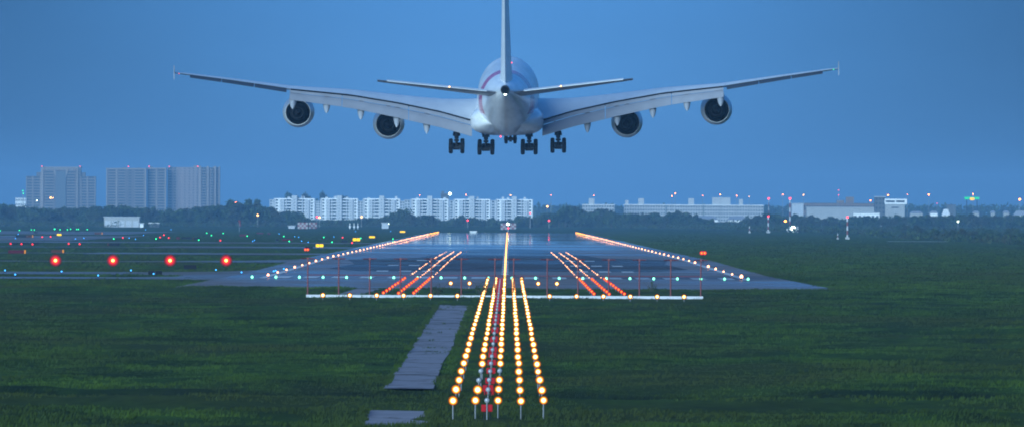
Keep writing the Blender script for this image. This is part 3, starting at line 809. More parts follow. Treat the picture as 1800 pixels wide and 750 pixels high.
def far_lamp(px, py, D, mat, r, label, name='street_lamp', cat='street lamp', group='distant lamps on poles', polemat='grey metal', pr=0.16):
    p = pt(px, py, D); g0 = zg(D)
    t = empty(name, (p.x, D, g0), label, cat, group)
    MB().tube((0,0.3,0), (0,0.3,p.z-g0), pr, pr*0.6, n=6).build('pole', polemat, t)
    o = MB().lathe([(-r*1.0, 0.02), (-r*0.7, r*0.7), (0, r), (r*0.7, r*0.7), (r, 0.02)], (0,0,p.z-g0), 'Y', 12).build('lamp', mat, t, smooth=True)
    return t
FL = [(415,357,'orange lens',1.25,'orange'),(453,378,'sodium lens',0.8,'yellow'),(557,381,'red lens',0.8,'red'),(561.5,382,'sodium lens',0.8,'yellow'),(635.5,381,'sodium lens',0.75,'yellow'),
      (683,393,'white lens',0.5,'white'),(822,387,'red lens',0.7,'red'),(893,393.5,'white lens',0.9,'white'),(893.5,400.5,'red lens',0.6,'red'),(932,374.5,'red lens',0.6,'red'),(962,363,'sodium lens',0.9,'yellow'),
      (965,387.5,'red lens',0.75,'red'),(897.5,343,'sodium lens',0.55,'yellow'),(819,342.5,'orange lens',0.4,'orange'),(738,343,'orange lens',0.3,'orange'),(968.5,343,'orange lens',0.3,'orange'),(1043.5,343.5,'orange lens',0.35,'orange'),
      (1181,344.5,'orange lens',0.45,'orange'),(1187,340,'orange lens',0.45,'orange'),(1235,344,'orange lens',0.3,'orange'),(1266,342,'orange lens',0.5,'orange'),(1295,344,'orange lens',0.4,'orange'),(1317,345.5,'sodium lens',0.35,'yellow'),
      (1376,342,'orange lens',0.4,'orange'),(1412.5,342.5,'sodium lens',0.6,'yellow'),(1474,334,'red lens',0.4,'red'),(1474,343,'red lens',0.4,'red'),(1561,343,'orange lens',0.6,'orange'),(1530,352.5,'orange lens',0.5,'orange'),
      (1632.5,342,'orange lens',0.65,'orange'),(1647,357.5,'red lens',0.3,'red'),(1595,341.5,'orange lens',0.3,'orange'),(1710.5,341,'orange lens',0.5,'orange'),(1792.5,350.5,'orange lens',0.9,'orange'),(1792.9,350.2,'sodium lens',0.6,'yellow'),
      (1684,389,'white lens',0.75,'white'),(65,352.5,'white lens',0.5,'white'),(89,347.5,'sodium lens',0.8,'yellow'),(93,347.8,'sodium lens',0.5,'yellow'),(1380.5,388.5,'orange lens',0.9,'orange'),(40,335,'green lens',0.5,'green'),(41,340,'green lens',0.5,'green')]
cnt = {}
for (px, py, mat, r, c) in sorted(FL):
    cnt[c] = cnt.get(c, 0) + 1
    D = 6250 if py > 370 else 8600
    if py in (393.5, 400.5): D = 5250
    k = 1.0 if D > 8000 else 0.8
    far_lamp(px, py, D, mat, r*k*0.8, f'{c} lamp on a tall pole near the skyline, {ordw(cnt[c])} {c} lamp from the left')

# banded red and white masts
def banded_mast(px, py_top, py_base, label, r=0.35, lamp=True, lampr=0.8, bands=6, hut_=False, D=None):
    b = gp(px, py_base) if D is None else Vector((pt(px, py_base, D).x, D, zg(D)))
    p = pt(px, py_top, b.y); h = p.z-b.z
    t = empty('banded_mast', b, label, 'mast', 'red and white banded masts')
    for k in range(bands):
        MB().tube((0,0,h*k/bands), (0,0,h*(k+1)/bands), r, r*0.9, n=8).build('mast_section', 'apartment bay' if k % 2 == 0 else 'mast red paint', t)
    MB().box(-r*2.4, r*2.4, -r*2, r*2, 0, r*2.4).build('base', 'hall wall', t)
    if lamp:
        MB().lathe([(-lampr, 0.02), (-lampr*0.7, lampr*0.7), (0, lampr), (lampr*0.7, lampr*0.7), (lampr, 0.02)], (0,-0.2,h), 'Y', 12).build('lamp', 'red lens', t, smooth=True)
    return t
banded_mast(1388.5, 349, 404, 'tallest banded mast with red lamp beside the bright white floodlight', 0.42, lampr=0.6, bands=7)
banded_mast(1351, 349, 395, 'tall thin mast with a big red lamp left of the tallest one', 0.18, lampr=0.65, bands=7, D=7200)
banded_mast(1350.5, 380, 409, 'short banded mast with red lamp left of the white floodlight', 0.35, lampr=0.4, bands=5)
banded_mast(1489.5, 381.5, 420, 'banded mast with small red lamp on the right meadow', 0.30, lampr=0.35, bands=5)
banded_mast(1472.5, 410, 420, 'short white post without lamp beside the right banded mast', 0.16, lamp=False, bands=3)
banded_mast(1317.5, 397, 409, 'small white marker post at left of the banded masts', 0.22, lamp=False, bands=3)
b = gp(1394, 408)
t = empty('floodlight_hut', b, 'white cabin with a dazzling white floodlight at the foot of the tallest mast', 'cabin')
s_ = b.y/F
MB().box(-11*s_, 11*s_, 0, 4, 0, 6.5*s_).build('wall', 'apartment wall', t)
MB().box(-7*s_, 9*s_, -0.3, 2, 6.5*s_, 10*s_).build('roof', 'roof sheet', t)
MB().lathe([(-0.3, 0.05), (-0.1, 0.85), (0, 0.95), (0.3, 0.5)], (0, -0.6, 7.5*s_), 'Y', 16).build('floodlight', 'white lens', t, smooth=True)

# windsock
b = gp(420.5, 407); p = pt(420.5, 386.5, b.y)
t = empty('windsock', b, 'faded orange windsock hanging from its pole on the far left field', 'windsock')
MB().tube((0,0,0), (0,0,p.z-b.z), 0.12).build('pole', 'grey metal', t)
MB().tube((0.1,0,p.z-b.z), (0.5,0,p.z-b.z-2.6), 0.55, 0.25, n=10).build('sock', 'mast red paint', t)
for k, px in enumerate((615, 622.5, 629)):
    b = gp(px, 402); p = pt(px, 392, b.y)
    t = empty('instrument_post', b, f'slim white instrument post left of the runway end, {ordw(k+1)} from the left', 'post', 'instrument posts')
    MB().tube((0,0,0), (0,0,p.z-b.z), 0.18).build('pole', 'white paint', t)
    MB().box(-0.5, 0.5, -0.2, 0.2, 0.8, 1.5).build('box', 'apartment wall', t)

# ------------------------------------------------------------------ buildings
WIN = MB().box(-0.5, 0.5, -0.06, 0.0, -0.5, 0.5).mesh('window', 'dark window')
def window(parent, x, y, z, w, h):
    put(WIN, 'window', parent, (x, y, z), (w, 1.0, h))
def apartment(px0, px1, pytop, D, label, floors=7, wing=False, stair_top=2.8):
    a = pt(px0, pytop, D); b = pt(px1, pytop, D); g0 = zg(D); W = b.x-a.x; H = a.z-g0
    fh = H/floors
    t = empty('apartment_block', ((a.x+b.x)/2, D, g0), label, 'apartment block', 'white apartment blocks')
    MB().box(-W/2, W/2, 0, 14, -1, H).box(-W/2+0.4, W/2-0.4, 0.6, 13.4, H, H+0.5).build('wall', 'apartment wall', t)
    for s in (-1, 1):
        MB().box(s*W*0.30-W*0.055, s*W*0.30+W*0.055, -1.6, 0, -1, H-0.5).build('bay', 'apartment bay', t)
        MB().box(s*W*0.485-W*0.012, s*W*0.485+W*0.012, -0.8, 0, -1, H+0.3).build('pier', 'apartment bay', t)
        MB().box(s*W*0.195-0.35, s*W*0.195+0.35, -1.3, 0, -1, H).build('pier', 'apartment bay', t)
    MB().box(-W*0.065, W*0.065, -2.2, 6, -1, H+stair_top).build('stair_tower', 'apartment bay', t)
    for s in (-1, 1):
        for f in range(floors):
            z = (f+0.55)*fh
            window(t, s*W*0.42, 0, z, W*0.055, fh*0.52)
            window(t, s*W*0.225, 0, z, W*0.038, fh*0.52)
            if f % 1 == 0: window(t, s*W*0.13, 0, z, W*0.105, fh*0.60)
    for f in range(floors):
        window(t, 0, -2.2, (f+0.75)*fh, W*0.022, fh*0.2)
        for s in (-1, 1): window(t, s*W*0.30, -1.6, (f+0.6)*fh, W*0.02, fh*0.22)
    bal = MB().box(-W*0.055, W*0.055, -1.2, 0, -0.15, 0.55).mesh('balcony', 'apartment wall')
    for s in (-1, 1):
        for f in range(1, floors): put(bal, 'balcony', t, (s*W*0.13, 0, f*fh))
    mb = MB()
    for q in range(3):
        x = rnd.uniform(-W*0.4, W*0.4); mb.box(x-1, x+1, 4, 7, H+0.5, H+rnd.uniform(1.4, 2.6))
    mb.build('water_tank', 'apartment bay', t)
    return t
AP = [(481, 554, 349.5, 9500, 'westernmost'), (563, 630, 349.5, 9400, ''), (638, 704, 350, 9350, ''), (722, 789, 350.3, 9300, ''), (797, 862.5, 350.8, 9300, ''), (871, 937, 351.3, 9300, '')]
WH = ['white apartment block at the left end of the row, partly behind trees', 'second white apartment block from the left in the row', 'third white apartment block from the left, with roof trees nearby',
      'fourth white apartment block, in front of a dark rooftop tower', 'fifth white apartment block, left neighbour of the last one', 'last white apartment block at the right end of the row']
for (p0, p1, py, D, _), lb in zip(AP, WH): apartment(p0, p1, py, D, lb)
def plain_block(px0, px1, pytop, D, depth, wall, label, name='building', cat='building', cols=6, floors=3, roofmat='roof sheet', win=True, extra=None, group=None, zlo=None, winh=0.5, winw=0.55):
    a = pt(px0, pytop, D); b = pt(px1, pytop, D); g0 = zg(D); W = b.x-a.x; H = a.z-g0
    t = empty(name, ((a.x+b.x)/2, D, g0), label, cat, group)
    MB().box(-W/2, W/2, 0, depth, -1, H-0.5).build('wall', wall, t)
    MB().box(-W/2-0.5, W/2+0.5, -0.6, depth+0.5, H-0.5, H).build('roof', roofmat, t)
    if win:
        for f in range(floors):
            for k in range(cols):
                z = (f+0.55)*(H-0.5)/floors
                window(t, -W/2+(k+0.5)*W/cols, 0, z, W/cols*winw, (H-0.5)/floors*winh)
    for e in (extra or []):
        (ex0, ex1, ety) = e
        xa_ = pt(ex0, ety, D); xb_ = pt(ex1, ety, D)
        MB().box(xa_.x-t.location.x, xb_.x-t.location.x, 1, min(depth, 8), H, xa_.z-g0).build('roof_box', wall, t)
    return t
plain_block(775, 788.5, 340, 9900, 16, 'tower recess', 'dark tower block rising behind the fourth white apartment block', cols=4, floors=9, roofmat='dark roof', extra=[(776, 781, 336)], win=True)
far_lamp(791, 340.5, 9850, 'white lens', 1.3, 'greenish white lamp beside the dark tower block top')
plain_block(711, 721, 351, 9600, 10, 'apartment bay', 'narrow pale block behind the left side of the fourth apartment', cols=2, floors=7)
plain_block(790, 797, 352, 9600, 10, 'apartment bay', 'narrow pale block between the fourth and fifth apartments', cols=1, floors=7)
plain_block(863, 871, 352, 9600, 10, 'apartment bay', 'narrow pale block between the fifth and sixth apartments', cols=1, floors=7)
plain_block(474, 484, 350.5, 9700, 10, 'apartment bay', 'pale block at the far left of the apartment row', cols=2, floors=7)
for p0_, p1_, lb in ((555, 563.5, 'set-back pale block between the first and second apartments'), (629, 638.5, 'set-back pale block between the second and third apartments'), (703, 712, 'set-back pale block right of the third apartment')):
    plain_block(p0_, p1_, 353, 9650, 10, 'apartment bay', lb, cols=2, floors=7)
# long low apartments at right
plain_block(1024, 1080, 359, 9300, 14, 'flats wall', 'long white flats with one rooftop tower, nearest the runway', cols=12, floors=5, extra=[(1035, 1045, 348.5)], roofmat='apartment wall', group='long white flats')
plain_block(1097, 1170, 359, 9350, 14, 'flats wall', 'long white flats with two rooftop towers, second of the row', cols=16, floors=5, extra=[(1122, 1132, 348.5), (1087+12, 1095+10, 352)], roofmat='apartment wall', group='long white flats')
plain_block(1172, 1236, 359.5, 9350, 14, 'flats wall', 'long white flats with one tower, third of the row', cols=14, floors=5, extra=[(1210, 1220, 348.5)], roofmat='apartment wall', group='long white flats')
plain_block(1238, 1342, 359.8, 9300, 14, 'flats wall', 'longest white flats with a wide rooftop block, last of the row', cols=22, floors=5, extra=[(1252, 1284, 347), (1299, 1306, 350)], roofmat='apartment wall', group='long white flats')
hut(1222, 1262, 379, 7300, 20, 'low white hall with a blue-grey roof, left of two', 'hall', 'apartment wall', 'roof sheet', 2.0, 'hall', 'low halls before the flats')
hut(1280, 1314, 379.5, 7300, 20, 'low white hall with a blue-grey roof, right of two', 'hall', 'apartment wall', 'roof sheet', 2.0, 'hall', 'low halls before the flats')
# airport buildings at right
plain_block(1392, 1412, 357, 9000, 30, 'roof sheet', 'pale blue-grey hangar end beside the banded masts', 'hangar', 'hangar', win=False)
plain_block(1408, 1542, 356.5, 9600, 40, 'brown wall', 'long dark-roofed hangar stretching behind the white hall', 'hangar', 'hangar', roofmat='dark roof', cols=30, floors=2, extra=[(1487, 1501, 346), (1471, 1484, 352)])
plain_block(1418, 1546, 363.5, 8600, 30, 'hall wall', 'long low white hall left of the office building', 'hall', 'hall', win=False)
plain_block(1500, 1546, 373, 7600, 12, 'apartment wall', 'row of small low white sheds under the long hall', 'shed', 'shed', cols=6, floors=1)
t = plain_block(1538, 1556, 345, 8500, 18, 'tower recess', 'white office building with dark stair tower and window bands', 'office_building', 'office building', cols=3, floors=6)
g0 = zg(8500); sc = 8500/F
x0 = (1547-1538)/2
def rel(px, py): q = pt(px, py, 8500); return (q.x-t.location.x, q.z-g0)
(xa1, za1) = rel(1555, 349.5); (xb1, zb1) = rel(1594, 352)
MB().box(xa1, xb1, -1, 16, rel(1560,359)[1], za1).build('upper_storey', 'apartment wall', t)
MB().box(xa1+0.3, xb1-1.5, 0, 15, 0, rel(1560,359)[1]).build('lower_storey', 'hall wall', t)
for (p0, p1) in ((1557, 1572.5), (1575, 1590)):
    (u0, _), (u1, _) = rel(p0, 354), rel(p1, 354); zc = rel(p0, 354)[1]
    window(t, (u0+u1)/2, -1.0, zc, u1-u0, 3.4*sc)
(u0, _), (u1, _) = rel(1567, 365), rel(1580, 365)
window(t, (u0+u1)/2, 0, rel(1570, 364.5)[1], u1-u0, 2*sc)
hut(1635, 1648, 370.5, 7400, 8, 'pale house left of the pointed white house', 'house', 'apartment wall', 'roof sheet', 1.0, 'house')
hut(1657, 1669, 367.5, 7400, 8, 'white house with a steep pointed roof at right', 'house', 'apartment wall', 'apartment wall', 3.6, 'house')
hut(1783, 1806, 370, 7200, 12, 'pale house with a wide hipped roof at the right edge', 'house', 'apartment wall', 'roof sheet', 2.6, 'house')
hut(1664, 1680, 359.5, 9000, 12, 'dim square block on the skyline above the pointed house', 'building', 'tower recess', 'dark roof', 0, 'building')
hut(1600, 1622, 371, 7500, 9, 'low pale house in trees right of the office building', 'house', 'hall wall', 'roof sheet', 1.0, 'house')
hut(1711, 1721, 370.5, 7500, 9, 'small pale house half hidden in right trees', 'house', 'hall wall', 'roof sheet', 1.0, 'house')
hut(1742, 1749, 370, 7500, 9, 'narrow pale house in trees near the right edge', 'house', 'hall wall', 'roof sheet', 1.0, 'house')
hut(1764, 1774, 370, 7500, 9, 'little pale house left of the hipped roof house', 'house', 'hall wall', 'roof sheet', 1.0, 'house')
for k, (p0, p1, D) in enumerate(((1505, 1527, 6600), (1548, 1552, 6620), (1565, 1580, 6600), (1586, 1598, 6560))):
    hut(p0, p1, 387.5 if k else 388, D, 6, f'low dim white shed in the right scrub, {ordw(k+1)} from the left', 'shed', 'hall wall', 'roof sheet', 0.8, 'shed', 'low sheds in the scrub')
# lit board
p0 = pt(1695.5, 350.5, 9000); p1 = pt(1721.5, 346.3, 9000); g0 = zg(9000)
t = empty('lit_board', ((p0.x+p1.x)/2, 9000, g0), 'long green lit board high on posts near the right skyline', 'billboard')
w2 = (p1.x-p0.x)/2
for s in (-1, 1):
    MB().box(-w2 if s < 0 else w2*0.42, -w2*0.42 if s < 0 else w2, 0, 0.6, p0.z-g0, p1.z-g0).build('panel', 'lit green panel', t)
MB().box(-w2*0.4, w2*0.4, 0, 0.6, p0.z-g0+0.7, p1.z-g0).build('centre_panel', 'lit green panel', t)
MB().lathe([(-0.5, 0.1), (0, 1.15), (0.3, 0.5)], (-0.6, -0.6, p0.z-g0+0.35), 'Y', 12).lathe([(-0.5, 0.1), (0, 1.15), (0.3, 0.5)], (0.9, -0.6, p0.z-g0+0.35), 'Y', 12).build('lamp', 'lit yellow panel', t)
for x in (-w2*0.7, w2*0.7): MB().tube((x, 0.8, 0), (x, 0.8, p0.z-g0), 0.3).build('post', 'dark metal', t)

# three tall towers at left
DT = 12000
def tower(px0, px1, pytop, D, label, cols, nf, wall, trim, depth=18, recess=None, parapet=1.2, curve=0.0, steps=None, cap=None):
    a = pt(px0, pytop, D); b = pt(px1, pytop, D); g0 = zg(D); W = b.x-a.x; H = a.z-g0
    t = empty('tower_block', ((a.x+b.x)/2, D, g0), label, 'tower block', 'tall tower blocks')
    def X(px): return pt(px, pytop, D).x - t.location.x
    def cy(x): return curve*(x/(W/2))**2
    mb = MB(); n = 12
    for k in range(n):
        x0 = -W/2+k*W/n; x1 = x0+W/n; ym = cy((x0+x1)/2)
        mb.box(x0, x1, ym, ym+depth, -1, H)
    mb.build('wall', wall, t)
    fh = H/nf
    sl = MB(); pier = MB()
    for (c0, c1, kind) in cols:
        x0, x1 = X(c0), X(c1); xc = (x0+x1)/2; yb = min(cy(x0), cy(x1))
        if kind == 'pier':
            pier.box(x0, x1, yb-1.6, yb+2, -1, H+parapet); pier.build('pier', trim, t); pier = MB()
        elif kind == 'win':
            for f in range(nf): window(t, xc, yb-0.05, (f+0.55)*fh, (x1-x0)*0.8, fh*0.58)
            for f in range(nf): sl.box(x0, x1, yb-1.3, yb+1, f*fh-0.25, f*fh+0.55)
            sl.build('balcony', trim, t); sl = MB()
        elif kind == 'dots':
            for f in range(nf): window(t, xc, yb-0.05, (f+0.55)*fh, (x1-x0)*0.4, fh*0.4)
    if sl.v: sl.build('balcony', trim, t)
    if pier.v: pier.build('pier', trim, t)
    if cap: 
        for (c0, c1, py) in cap:
            z = pt(c0, py, D).z - g0
            MB().box(X(c0), X(c1), 2, depth-2, H, z).build('roof_box', wall, t)
    MB().box(-W/2-0.3, W/2+0.3, min(cy(0), 0)-0.4, depth+curve, H, H+parapet).build('parapet', trim, t) if curve == 0 else None
    return t
# first: stepped block made of a tall centre and two lower wings
t1 = tower(72, 142, 295.2, DT, 'stepped tower block with a dark central recess at the far left',
      [(72,76.5,'pier'),(78,96,'win'),(117,133,'win'),(134.5,137,'pier'),(137,142,'dots')], 17, 'tower wall', 'tower trim', cap=[(74, 78, 292.5), (139, 143, 292.5)])
g0 = zg(DT)
def X1(px): return pt(px, 300, DT).x - t1.location.x
def Z1(py): return pt(100, py, DT).z - g0
MB().box(X1(98), X1(116), -2.2, 0, -1, Z1(301)).build('recess', 'tower recess', t1)
MB().add([(X1(94),-2.3,Z1(299.5)), (X1(98),-2.3,Z1(312)), (X1(98),-2.3,Z1(299.5)), (X1(94),-0.5,Z1(299.5)), (X1(98),-0.5,Z1(312)), (X1(98),-0.5,Z1(299.5))], [(0,1,2),(3,5,4),(0,3,4,1),(1,4,5,2),(2,5,3,0)]).build('bracket', 'tower trim', t1)
MB().add([(X1(120),-2.3,Z1(299.5)), (X1(116),-2.3,Z1(312)), (X1(116),-2.3,Z1(299.5)), (X1(120),-0.5,Z1(299.5)), (X1(116),-0.5,Z1(312)), (X1(116),-0.5,Z1(299.5))], [(0,2,1),(3,4,5),(0,1,4,3),(1,2,5,4),(2,0,3,5)]).build('bracket', 'tower trim', t1)
MB().box(X1(76), X1(134), -2.6, 0, Z1(298.8), Z1(296.4)).build('beam', 'tower trim', t1)
for (a_, b_, py) in ((46, 71.9, 309.8), (142.1, 168, 309.8)):
    W1 = MB().box(X1(a_), X1(b_), 1, 17, -1, Z1(py)); W1.build('wing', 'tower wall', t1)
    sl = MB(); pi = MB()
    for f in range(14):
        z = (f+0.5)*Z1(py)/14
        for (u, v) in ((a_+1.5, a_+10.5), (a_+13, a_+24.5)):
            window(t1, (X1(u)+X1(v))/2, 0.95, z+0.3, (X1(v)-X1(u))*0.85, 1.75)
        sl.box(X1(a_+1), X1(b_-1), -0.2, 1, z-1.6, z-0.9)
    pi.box(X1(a_), X1(a_+1), -0.4, 1, -1, Z1(py)).box(X1(b_-1), X1(b_), -0.4, 1, -1, Z1(py)).box(X1(a_+11), X1(a_+12.5), -0.4, 1, -1, Z1(py))
    sl.build('balcony', 'tower trim', t1); pi.build('pier', 'tower trim', t1)
MB().box(X1(64), X1(71.9), 3, 14, Z1(309.8), Z1(303)).build('step', 'tower wall', t1)
MB().box(X1(142.1), X1(150), 3, 14, Z1(309.8), Z1(303)).build('step', 'tower wall', t1)
tower(187, 257, 297.5, DT, 'left part of the wide slab tower, brown with a dark stair recess',
      [(187,189,'pier'),(190,204,'win'),(204,206.5,'pier'),(207.5,221,'win'),(222,235,'dots'),(236,254,'win'),(254.5,257,'pier')], 17, 'tower wall', 'tower trim', cap=[(215, 222, 294.5), (242, 246, 295)])
tower(259, 292, 297, DT+10, 'narrow middle section of the slab towers with pale balconies',
      [(260,274,'win'),(274.5,276.5,'pier'),(277,290,'win'),(290,292,'pier')], 17, 'tower wall', 'tower trim', cap=[(262, 268, 293)])
tower(294, 386, 293.8, DT+20, 'curved pale pink tower block at the right of the slab towers',
      [(295,303,'win'),(305,312,'win'),(314,320,'dots'),(322,328,'dots'),(330,336,'dots'),(337,343,'dots'),(344,349,'dots'),(350,353.5,'pier'),(354,363,'win'),(363,367,'pier'),(367.5,375,'win'),(375.5,379.5,'pier'),(380,384,'dots'),(384,386,'pier')],
      18, 'tower pink wall', 'tower trim', curve=14, cap=[(340, 352, 291), (297, 301, 292.5)])
for k, px in enumerate((73.5, 141, 225.5, 262, 297.5, 347.5)):
    D = DT+5
    far_lamp(px, 292.6, DT+8, 'red lens', 0.55, f'faint red obstruction lamp on a tower block roof, {ordw(k+1)} from the left', 'obstruction_light', 'obstruction light', 'red lamps on the tower roofs', pr=0.1)
plain_block(27, 46, 347.5, 11800, 20, 'apartment wall', 'pale low block at the foot of the stepped tower', cols=6, floors=4)

# ------------------------------------------------------------------ trees
def crown_mesh(seed, n=1500, kind=0):
    r = np.random.RandomState(seed)
    nb = 14
    # lobes
    if kind == 2:
        cz = r.uniform(0.2, 0.98, nb*2); rad = 0.24*(1.04-cz); ang = r.uniform(0, 6.28, nb*2)
        cen = np.stack([np.cos(ang)*rad*0.7, np.sin(ang)*rad*0.7, cz], 1); lr = rad*0.7+0.03
    else:
        cz = r.uniform(0.38, 0.85, nb); ang = r.uniform(0, 6.28, nb)
        wdt = 0.36 if kind == 0 else 0.52
        rr = wdt*np.sqrt(np.clip(1-((cz-0.6)/0.42)**2, 0.05, 1))*r.uniform(0.3, 0.95, nb)
        cen = np.stack([np.cos(ang)*rr, np.sin(ang)*rr, cz], 1); lr = r.uniform(0.12, 0.20, nb)
    which = r.randint(0, len(cen), n)
    d = r.normal(0, 1, (n, 3)); d /= np.linalg.norm(d, axis=1)[:, None]
    c = cen[which] + d*(lr[which]*r.uniform(0.55, 1.0, n)**0.5)[:, None]
    c[:, 2] = np.clip(c[:, 2], 0.12, 1.02)
    s = 0.045
    V = (c[:, None, :] + r.normal(0, s, (n, 3, 3))).reshape(-1, 3)
    me = np_mesh('crown', V, np.arange(n*3).reshape(-1, 3), 'foliage')
    me.name = 'crown'
    return me
CROWNS = [crown_mesh(100+i, 1300, 0) for i in range(4)] + [crown_mesh(120+i, 1500, 1) for i in range(3)] + [crown_mesh(140, 1100, 2)]
tm = MB().tube((0,0,-0.02), (0.01,0,0.3), 0.025, 0.018, 6).tube((0.01,0,0.3), (0.02,0.01,0.55), 0.018, 0.01, 6).tube((0.01,0,0.28), (0.16,0.03,0.6), 0.012, 0.006, 5).tube((0.01,0,0.3), (-0.15,-0.05,0.62), 0.012, 0.006, 5)
TRUNK = tm.mesh('trunk', 'bark')
def tree(px, D, pytop, label, group, kinds=(0,1,2,3,4,5,6), wide=1.0, minh=3.0):
    p = pt(px, pytop, D); g0 = zg(D); h = max(p.z-g0, minh)
    t = empty('tree', (p.x, D, g0), label, 'tree', group)
    k = rnd.choice(kinds); wd = h*wide*rnd.uniform(0.85, 1.3)
    c = put(CROWNS[k], 'crown', t, scale=(wd, wd, h)); c.rotation_euler.z = rnd.uniform(0, 6.28)
    q = put(TRUNK, 'trunk', t, scale=(h, h, h)); q.rotation_euler.z = rnd.uniform(0, 6.28)
    return t
TOPX = [-40, 0, 20, 60, 120, 180, 196, 230, 290, 330, 390, 420, 440, 470, 485, 500, 520, 535, 560, 600, 640, 680, 700, 712, 722, 735, 750, 765, 780, 792, 800, 815, 828, 850, 862, 880, 905, 920, 938, 950, 975, 990, 998, 1015, 1035, 1060, 1085, 1100, 1130, 1150, 1165, 1185, 1200, 1215, 1235, 1260, 1300, 1320, 1345, 1370, 1395, 1420, 1500, 1600, 1700, 1850]
TOPY = [352, 353, 358, 362, 361, 362, 355, 358, 365, 366, 356, 354, 353, 358, 370, 366, 366, 378, 386, 383, 381, 378, 366, 362, 372, 380, 374, 378, 384, 388, 380, 376, 378, 383, 380, 386, 380, 377, 380, 368, 366, 360, 356, 357, 368, 362, 370, 368, 370, 366, 372, 366, 364, 372, 376, 384, 384, 374, 373, 370, 372, 375, 376, 374, 372, 372]
def top_at(px): return float(np.interp(px, TOPX, TOPY)) + (1.5 if px < 940 else 4.2)
px = -40.0
while px < 1850:
    py = top_at(px) + rnd.uniform(-1.0, 4.5)
    D = rnd.uniform(6350, 6900)
    if px < 470: lb, gr = 'dark tree in the hazy belt below the tall tower blocks', 'trees below the tower blocks'
    elif px < 940: lb, gr = 'dark tree in the belt at the foot of the white apartment blocks', 'trees before the white apartments'
    elif px < 1345: lb, gr = 'dark tree in the belt in front of the long white flats', 'trees before the long flats'
    else: lb, gr = 'dark tree among the low buildings on the right skyline', 'trees among the right buildings'
    tree(px, D, py, lb, gr)
    px += rnd.uniform(6.5, 12)
for (px, py, lb) in ((437, 350.5, 'slim pointed conifer above the trees, left of two'), (452, 351, 'slim pointed conifer above the trees, right of two'), (406, 352, 'slim pointed conifer beside the big orange lamp')):
    tree(px, 6500, py, lb, 'pointed conifers', (7,), 1.1)
for (px, py, lb) in ((514.5, 339.5, 'round rooftop-high tree behind the first apartment block'), (541, 340.5, 'small round tree behind the first apartment block'), (570.5, 338.5, 'round dark tree behind the second apartment block'), (603, 339, 'wide dark tree behind the second apartment block')):
    tree(px, 9900, py, lb, 'tall trees behind the apartments', (4,5,6), 0.62)
# massed woodland and scrub
def mass(name, label, items, mat='foliage', n=46, size=0.9, seed=9):
    r = np.random.RandomState(seed); A = []
    for (x, y, h, w_) in items:
        g0 = zg(y)
        d = r.normal(0, 1, (n, 3)); d /= np.linalg.norm(d, axis=1)[:, None]
        c = d*r.uniform(0.5, 1, n)[:, None]**0.5*np.array([w_, w_, h*0.5]) + np.array([x, y, g0+h*0.5])
        A.append((c[:, None, :] + r.normal(0, size, (n, 3, 3))).reshape(-1, 3))
    V = np.concatenate(A)
    o = put(np_mesh(name, V, np.arange(len(V)).reshape(-1, 3), mat), name)
    return tag(o, label, 'woodland' if 'wood' in name else 'scrub', kind='stuff')
items = []
for px in np.arange(-60, 1870, 3.0):
    for D in (7000, 6600):
        p = pt(px, 380, D); ty = top_at(px)+rnd.uniform(2, 9)+ (3 if D < 6900 else 0)
        h = max(pt(px, ty, D).z - zg(D), 2.0)
        items.append((p.x+rnd.uniform(-2, 2), D+rnd.uniform(-60, 60), h, rnd.uniform(2.5, 4.5)))
mass('woodland', 'continuous dark woodland belt along the far side of the airfield', items, n=44, size=0.75)
items = []
for px in np.arange(-60, 1870, 2.2):
    D = 13500 if px < 940 else 11500
    ty = (366 if px < 940 else 361.5) + rnd.uniform(-1.0, 1.5)
    p = pt(px, ty, D); items.append((p.x, D+rnd.uniform(-150, 150), max(p.z-zg(D), 3), rnd.uniform(4, 8)))
mass('far_woodland', 'faint band of woodland on the horizon behind the buildings', items, n=30, size=1.6, seed=12)
# low scrub in front of the belt
items = []
for px in np.arange(-60, 1260, 3.4):
    yb = 398.5 if px < 1000 else 398.5+(px-1000)*0.02
    b = gp(px, yb+rnd.uniform(-1.5, 0.5))
    items.append((b.x, b.y, rnd.uniform(1.2, 3.2), rnd.uniform(2, 4)))
for k in range(900):
    px = rnd.uniform(1180, 1870)
    yb = float(np.interp(px, [1180, 1300, 1400, 1500, 1560, 1650, 1800, 1870], [402, 406, 408.5, 413, 418, 423, 431, 434]))
    yy_ = yb - (yb-399)*rnd.uniform(0, 1)
    b = gp(px, yy_)
    items.append((b.x, b.y, rnd.uniform(0.8, 2.6), rnd.uniform(1.2, 3.5)))
mass('scrub', 'low dark scrub spreading over the right side before the woodland', items, n=60, size=0.35, seed=15)
for k in range(34):
    px = 1290 + 560*((k+rnd.uniform(0.1, 0.9))/34)
    yb = float(np.interp(px, [1180, 1300, 1400, 1500, 1560, 1650, 1800, 1870], [402, 406, 408.5, 413, 418, 423, 431, 434])) - rnd.uniform(2, 14)
    b = gp(px, yb)
    h = rnd.uniform(2.2, 4.6); s_ = F/b.y
    tree(px, b.y, yb-h*s_, 'low dark bushy tree standing in the scrub right of the runway', 'bushy trees in the scrub', (4,5,6,0), 1.0, 2.0)
# pale stone strip at right
b0_, b1_ = gp(1563, 424.5), gp(1668, 425)
o = sheet('stone_strip', [(b0_.x, b0_.y), (b1_.x, b1_.y), (b1_.x, b1_.y+30), (b0_.x, b0_.y+30)], 'road marking', 0.12)

